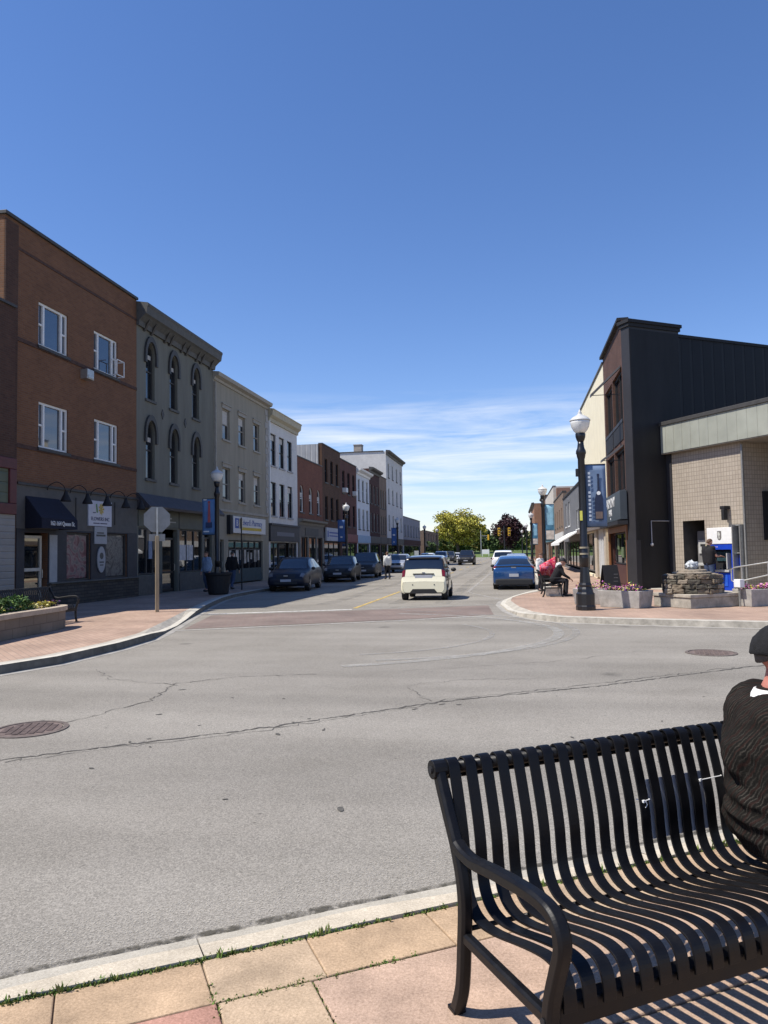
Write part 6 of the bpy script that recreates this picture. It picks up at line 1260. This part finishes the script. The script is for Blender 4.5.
# seated figure on the east bench, leaning forward, elbows on knees
J = dict(hip=((-.09, 0, .53), (.09, 0, .53)), knee=((-.14, .42, .52), (.13, .42, .52)), ank=((-.14, .36, .10), (.13, .40, .10)), toe=((-.16, .52, .045), (.15, .56, .045)), sh=((-.18, .20, .98), (.18, .20, .98)), el=((-.24, .34, .72), (.23, .34, .72)), wr=((-.12, .52, .60), (.12, .52, .60)), neck=(0, .24, 1.03), head=(0, .32, 1.15), look=(0, .9, -.3), hdir=(0, .6, -.5), pn=(0, 0, -1))
sp_ = person('person in dark jacket, white collar and black cap leaning forward on the east bench', (1.25, 25.55, .13), R(-90), J, dkj, dkt, shoe, greyh, vox=.013, hat=K['blackmat'])
g = MB(); g.capsule((-.10, .17, 1.05), (.10, .17, 1.05), .075, .075); g.capsule((0, .16, 1.0), (0, .22, 1.06), .085, .08); remesh(g, 'collar', wshirt, sp_, .013, 3)
# red floral cloth over something tall on the far bench
t = empty('red_cloth', (1.05, 26.25, .13), 0, 'red floral cloth draped high over the back of the east bench', 'cloth')
mt = poster('red_floral', [(.34, (.32, .01, .05)), (.45, (.62, .03, .10)), (.54, (.68, .13, .06)), (.60, (.72, .32, .42)), (.68, (.50, .02, .12))], 9, 1.2)
g = sheet(16, 12, lambda u, v: (-.28+.55*u+.05*math.sin(v*2.4), -.42+.35*u+.03*math.sin(u*11)*(1-v*.4)-.10*math.sin(v*3.1), (.70-.16*max(0, u-.6)/.4)*(1-v)+(1.02+.30*u)*v))
o = g.build('drape', mt, t, smooth=True, recalc=False); q = o.modifiers.new('thick', 'SOLIDIFY'); q.thickness = .02
g = MB(); g.prism([(.27, -.07, .60), (.36, -.02, .60), (.36, .0, 1.3), (.28, -.06, 1.33)], (0, .3, 0)); g.build('drape_fold', pm('deep_red', (.20, .012, .03), .85, .3, 6), t, bevel=.02)
g = MB(); g.box(-.2, .2, -.05, .35, .44, .98); g.build('bag', dkj, t, bevel=.08)
t = empty('wire_crate', (1.28, 25.75, .135), 0, 'grey mesh crate under the east bench', 'crate')
g = MB(); 
for k in range(9): z = .02+k*.03; g.box(-.28, .26, -.25, -.24, z, z+.014); g.box(-.28, .26, .24, .25, z, z+.014); g.box(-.28, -.27, -.24, .24, z, z+.014); g.box(.25, .26, -.24, .24, z, z+.014)
for k in range(13): x = -.28+k*.044; g.box(x, x+.012, -.252, -.239, 0, .29); g.box(x, x+.012, .239, .252, 0, .29)
g.build('mesh_side', K['steel'], t); part('tray', K['steel'], t, (-.27, .25, -.24, .24, .0, .012))

# the seated man on the near bench
def sweater():
    mt, n, l, b = _bsdf('striped_sweater'); t = n.new('ShaderNodeTexCoord'); 
    mp = n.new('ShaderNodeMapping'); mp.inputs['Rotation'].default_value = (R(20), R(58), R(20)); l.new(t.outputs['Object'], mp.inputs[0])
    nz_ = n.new('ShaderNodeTexNoise'); nz_.inputs['Scale'].default_value = 5; l.new(t.outputs['Object'], nz_.inputs['Vector'])
    def wave(sc, dis, ax='Z'):
        w = n.new('ShaderNodeTexWave'); w.bands_direction = ax; w.inputs['Scale'].default_value = sc; w.inputs['Distortion'].default_value = dis; w.inputs['Detail'].default_value = 3; w.inputs['Detail Scale'].default_value = 2; l.new(mp.outputs[0], w.inputs['Vector']); return w.outputs['Fac']
    fine = _ramp(n, l, wave(23, 4), [(.2, (.010, .0095, .0085)), (.66, (.018, .0165, .014)), (.9, (.028, .025, .021)), (.99, (.052, .046, .038))])
    redd = _ramp(n, l, wave(9.5, 2.5), [(.80, (0, 0, 0)), (.97, (.7, .7, .7))])
    pn = n.new('ShaderNodeTexNoise'); pn.inputs['Scale'].default_value = 9; pn.inputs['Detail'].default_value = 4; l.new(t.outputs['Object'], pn.inputs['Vector'])
    m0 = n.new('ShaderNodeMixRGB'); l.new(_ramp(n, l, pn.outputs['Fac'], [(.38, (0, 0, 0)), (.62, (1, 1, 1))]), m0.inputs[0]); m0.inputs[1].default_value = (.013, .012, .0105, 1); l.new(fine, m0.inputs[2])   # the knit's lines come and go
    m1 = n.new('ShaderNodeMixRGB'); l.new(redd, m1.inputs[0]); l.new(m0.outputs[0], m1.inputs[1]); m1.inputs[2].default_value = (.026, .013, .011, 1)
    q = n.new('ShaderNodeTexNoise'); q.inputs['Scale'].default_value = 260; q.inputs['Detail'].default_value = 3; l.new(t.outputs['Object'], q.inputs['Vector'])
    m2 = n.new('ShaderNodeMixRGB'); m2.blend_type = 'MULTIPLY'; m2.inputs[0].default_value = 1; l.new(m1.outputs[0], m2.inputs[1]); l.new(_ramp(n, l, q.outputs['Fac'], [(.3, (.7,)*3), (.7, (1.3,)*3)]), m2.inputs[2])
    l.new(m2.outputs[0], b.inputs['Base Color']); b.inputs['Roughness'].default_value = .95; b.inputs['Specular IOR Level'].default_value = .06
    bp = n.new('ShaderNodeBump'); bp.inputs['Strength'].default_value = .5; bp.inputs['Distance'].default_value = .004; l.new(q.outputs['Fac'], bp.inputs['Height']); l.new(bp.outputs[0], b.inputs['Normal'])
    MATS['striped_sweater'] = mt; return mt
MANF = R(-20); man_loc = FOOT+C*1.305+N*.27
J = dict(hip=((-.10, 0, .55), (.10, 0, .55)), knee=((.27, .50, .53), (.34, .38, .53)), ank=((.30, .56, .10), (.36, .42, .10)), toe=((.36, .68, .045), (.45, .53, .045)), sh=((-.19, -.01, 1.03), (.20, -.03, 1.03)), el=((-.26, .14, .78), (.28, .12, .76)), wr=((-.05, .33, .66), (.20, .34, .64)), neck=(0, -.04, 1.11), head=(.0, .0, 1.230), look=(.1, 1, -.12), hdir=(.2, .6, -.6), pn=(0, -.2, -1), curl=.7)
rough_skin = pm('ruddy_skin', (.40, .155, .115), .55, .18, 14)
man = person('man in black cap and dark striped sweater sitting at the right of the nearest bench', tuple(man_loc), BR+MANF, J, sweater(), pm('charcoal_trousers', (.03, .03, .034), .9, .2, 9), shoe, pm('iron_grey_hair', (.07, .06, .055), .7, .4, 80), vox=.009, hat=pm('black_wool', (.008, .008, .009), .9, .3, 40, bump=.5, bscale=200), skinm=rough_skin, bulk=1.12)
# fuller back, sweater hem and folds: replace the plain shirt by a heavier garment
for o in list(KIDS(man)):
    if o.name.startswith('shirt'): bpy.data.objects.remove(o)
g = MB(); sh, el, wr = J['sh'], J['el'], J['wr']
g.capsule((-.08, -.03, .60), (-.08, -.04, .90), .175, .165); g.capsule((.08, -.03, .60), (.08, -.05, .90), .175, .17); g.capsule((0, .06, .62), (0, .0, .86), .19, .17); g.capsule((-.19, -.02, 1.02), (.20, -.04, 1.02), .085, .09); g.capsule((0, -.08, .95), (0, -.05, 1.055), .11, .08); g.capsule((0, -.12, .86), (0, -.08, 1.0), .14, .11); g.capsule((-.17, -.05, 1.0), (-.12, -.07, .84), .11, .135); g.capsule((-.1, -.08, 1.0), (.1, -.09, 1.0), .10, .10)
for k in (0, 1): g.capsule(sh[k], el[k], .088, .078); g.capsule(el[k], Vector(el[k]).lerp(Vector(wr[k]), .92), .078, .055)
for z, r_, y_ in ((.565, .20, -.02), (.63, .196, -.045), (.70, .193, -.045)): g.lathe([(r_*.93, z-.03), (r_*1.03, z), (r_*.93, z+.03)], (0.01, y_, 0), 22, sx=1.22)
g.capsule((-.18, -.05, .565), (.18, -.05, .56), .13, .135); g.capsule((.12, .0, .55), (.2, .12, .53), .12, .10)
sw = remesh(g, 'sweater', MATS['striped_sweater'], man, .011, 6)
tx = bpy.data.textures.new('folds', 'CLOUDS'); tx.noise_scale = .09; dm = sw.modifiers.new('folds', 'DISPLACE'); dm.texture = tx; dm.strength = .028; dm.mid_level = .5
g = MB(); g.lathe([(.096, 1.040), (.086, 1.082), (.070, 1.112), (.060, 1.113), (.07, 1.06)], (0, -.048, 0), 22, sy=1.05); g.build('collar', wshirt, man, smooth=True)

# ------------------------------------------------------------------ trees and far things
def tree(name, label, loc, H, cz, rad, mats, n, leaf, tr, group=None, nb=26, seed=1, kindcat='tree'):
    random.seed(seed); t = empty(name, loc, 0, label, kindcat, group)
    g = MB(); top = Vector((random.uniform(-.3, .3), random.uniform(-.3, .3), cz)); g.tube([(0, 0, -.3), (.05, 0, H*.12), tuple(top*.55), tuple(top)], [tr*1.3, tr, tr*.75, tr*.4], 8)
    cl = []
    for k in range(nb):
        d = Vector((random.gauss(0, 1), random.gauss(0, 1), random.gauss(0, .8))).normalized(); q = Vector((d.x*rad[0], d.y*rad[1], cz+d.z*rad[2]))*1; rr = random.uniform(.45, .95); c_ = Vector((d.x*rad[0]*rr, d.y*rad[1]*rr, cz+d.z*rad[2]*rr))
        st_ = top*random.uniform(.35, .95); g.tube([tuple(st_), tuple(st_.lerp(c_, .5)+Vector((0, 0, .2))), tuple(c_)], [tr*.35, tr*.2, tr*.06], 5); cl.append((c_, random.uniform(.22, .42)))
    g.build('trunk', pm('bark', (.085, .065, .05), .95, .3, 6), t)
    g = MB()
    for k in range(n):
        c_, s_ = random.choice(cl); d = Vector((random.gauss(0, 1), random.gauss(0, 1), random.gauss(0, .8))); d = d.normalized()*random.random()**.4
        p = c_+Vector((d.x*rad[0], d.y*rad[1], d.z*rad[2]))*s_; a = Vector((random.gauss(0, 1), random.gauss(0, 1), random.gauss(0, .7))).normalized()*leaf*random.uniform(.6, 1.4); b = a.cross(Vector((random.gauss(0, 1), random.gauss(0, 1), random.gauss(0, 1)))).normalized()*leaf*.6
        g.quad(p-a, p-b, p+a, p+b, random.choice(range(len(mats))))
    g.build('crown', mats, t, recalc=False)
    return t
yel = [pm('leaf_gold', (.47, .41, .055), .7, .3, 2), pm('leaf_olive', (.19, .17, .04), .7, .3, 2), pm('leaf_lime', (.40, .385, .06), .7, .3, 2)]
pur = [pm('leaf_purple', (.045, .014, .018), .7, .4, 2), pm('leaf_plum', (.028, .010, .014), .7, .4, 2)]
grn = [pm('leaf_dark', (.045, .08, .024), .8, .4, 2), pm('leaf_mid', (.075, .125, .035), .8, .4, 2)]
tree('yellow_green_tree', 'broad yellow green tree at the end of the street', (-14.2, 188, .9), 11, 6.6, (6.9, 5.5, 4.2), yel, 15000, .28, .42, seed=4, nb=54)
tree('purple_tree', 'dark purple leaved tree behind the traffic signals', (-1.5, 181, .6), 9.4, 5.7, (3.5, 3, 3.7), pur, 5200, .30, .25, seed=6, nb=40)
hz = [(-27, 196, 4.2), (-24, 200, 5.0), (-21.5, 194, 4.6), (-19, 201, 5.4), (-16.5, 205, 5.2), (-13, 204, 5.6), (-10.5, 199, 5.0), (-8, 204, 6.4), (-5.5, 197, 5.0), (-3.5, 205, 6.2), (-.5, 198, 5.2), (2, 204, 5.8), (4.5, 196, 5.0), (7, 202, 6.5)]
for i, (x, y, h_) in enumerate(hz):
    tree('bush', 'dark green bushy tree in the belt behind the lawn at the end of the street', (x, y, 1.2), h_, h_*.52, (2.3, 2, h_*.5), grn if i % 3 else [grn[1], yel[1]], 1300, .36, .12, 'bushy trees in the belt behind the lawn', 12, seed=20+i)
random.seed(12); g = MB()
for k in range(420):
    x = random.uniform(-62, 30); leafball(g, (x, 232+random.uniform(-4, 4), 1.5+random.uniform(0, 3.4)), (2.2, 2, 1.9), 22, .75, (0, 0, 1))
tag(g.build('far_woods', grn, recalc=False), 'dark green wood far behind the bushy belt, closing the street', 'woods', kind='stuff')
tree('street_tree', 'small dark green street tree by the distant brick block', (-13.2, 119, .13), 3.6, 2.4, (1.3, 1.3, 1.3), grn, 700, .16, .08, seed=77, nb=12)
t = empty('traffic_signal', (-2.35, 177, .3), 0, 'dark signal pole with two yellow traffic signal heads before the purple tree', 'traffic signal')
g = MB(); g.tube([(0, 0, -.3), (0, 0, 7.2)], .17, 8); g.build('pole', K['blackmat'], t); g = MB(); g.tube([(-1.2, 0, 6.4), (1.2, 0, 6.4)], .06, 6); g.build('arm', K['blackmat'], t)
for x in (-1.2, 1.15):
    h_ = part('signal_head', pm('signal_yellow', (.62, .36, .02), .5, .1, 5), t, (x-.28, x+.28, -.3, .1, 4.8, 6.7), bevel=.04)
    g = MB(); [g.tube([(x, -.34, 5.1+.62*k), (x, -.29, 5.1+.62*k)], .19, 12) for k in range(3)]; g.build('lens', K['blackmat'], h_)
t = empty('utility_pole', (-7.9, 178, .3), 0, 'thin pale pole with a small orange signal near the white roadside board', 'pole'); g = MB(); g.tube([(0, 0, -.3), (0, 0, 6.2)], .1, 6); g.build('post', K['steel'], t); part('signal_head', MATS['signal_yellow'], t, (1.55, 1.95, -.2, .1, 3.9, 5.2)); g = MB(); g.tube([(0, 0, 4.9), (1.7, 0, 4.9)], .05, 6); g.build('arm', K['steel'], t)
t = empty('roadside_board', (-6.8, 176.5, .2), 0, 'white roadside board on the lawn at the end of the street', 'sign board'); part('panel', whitef, t, (-.85, .85, -.05, .05, .7, 1.75)); part('leg', whitef, t, (-.8, -.68, -.04, .04, -.3, .7)); part('leg', whitef, t, (.68, .8, -.04, .04, -.3, .7))
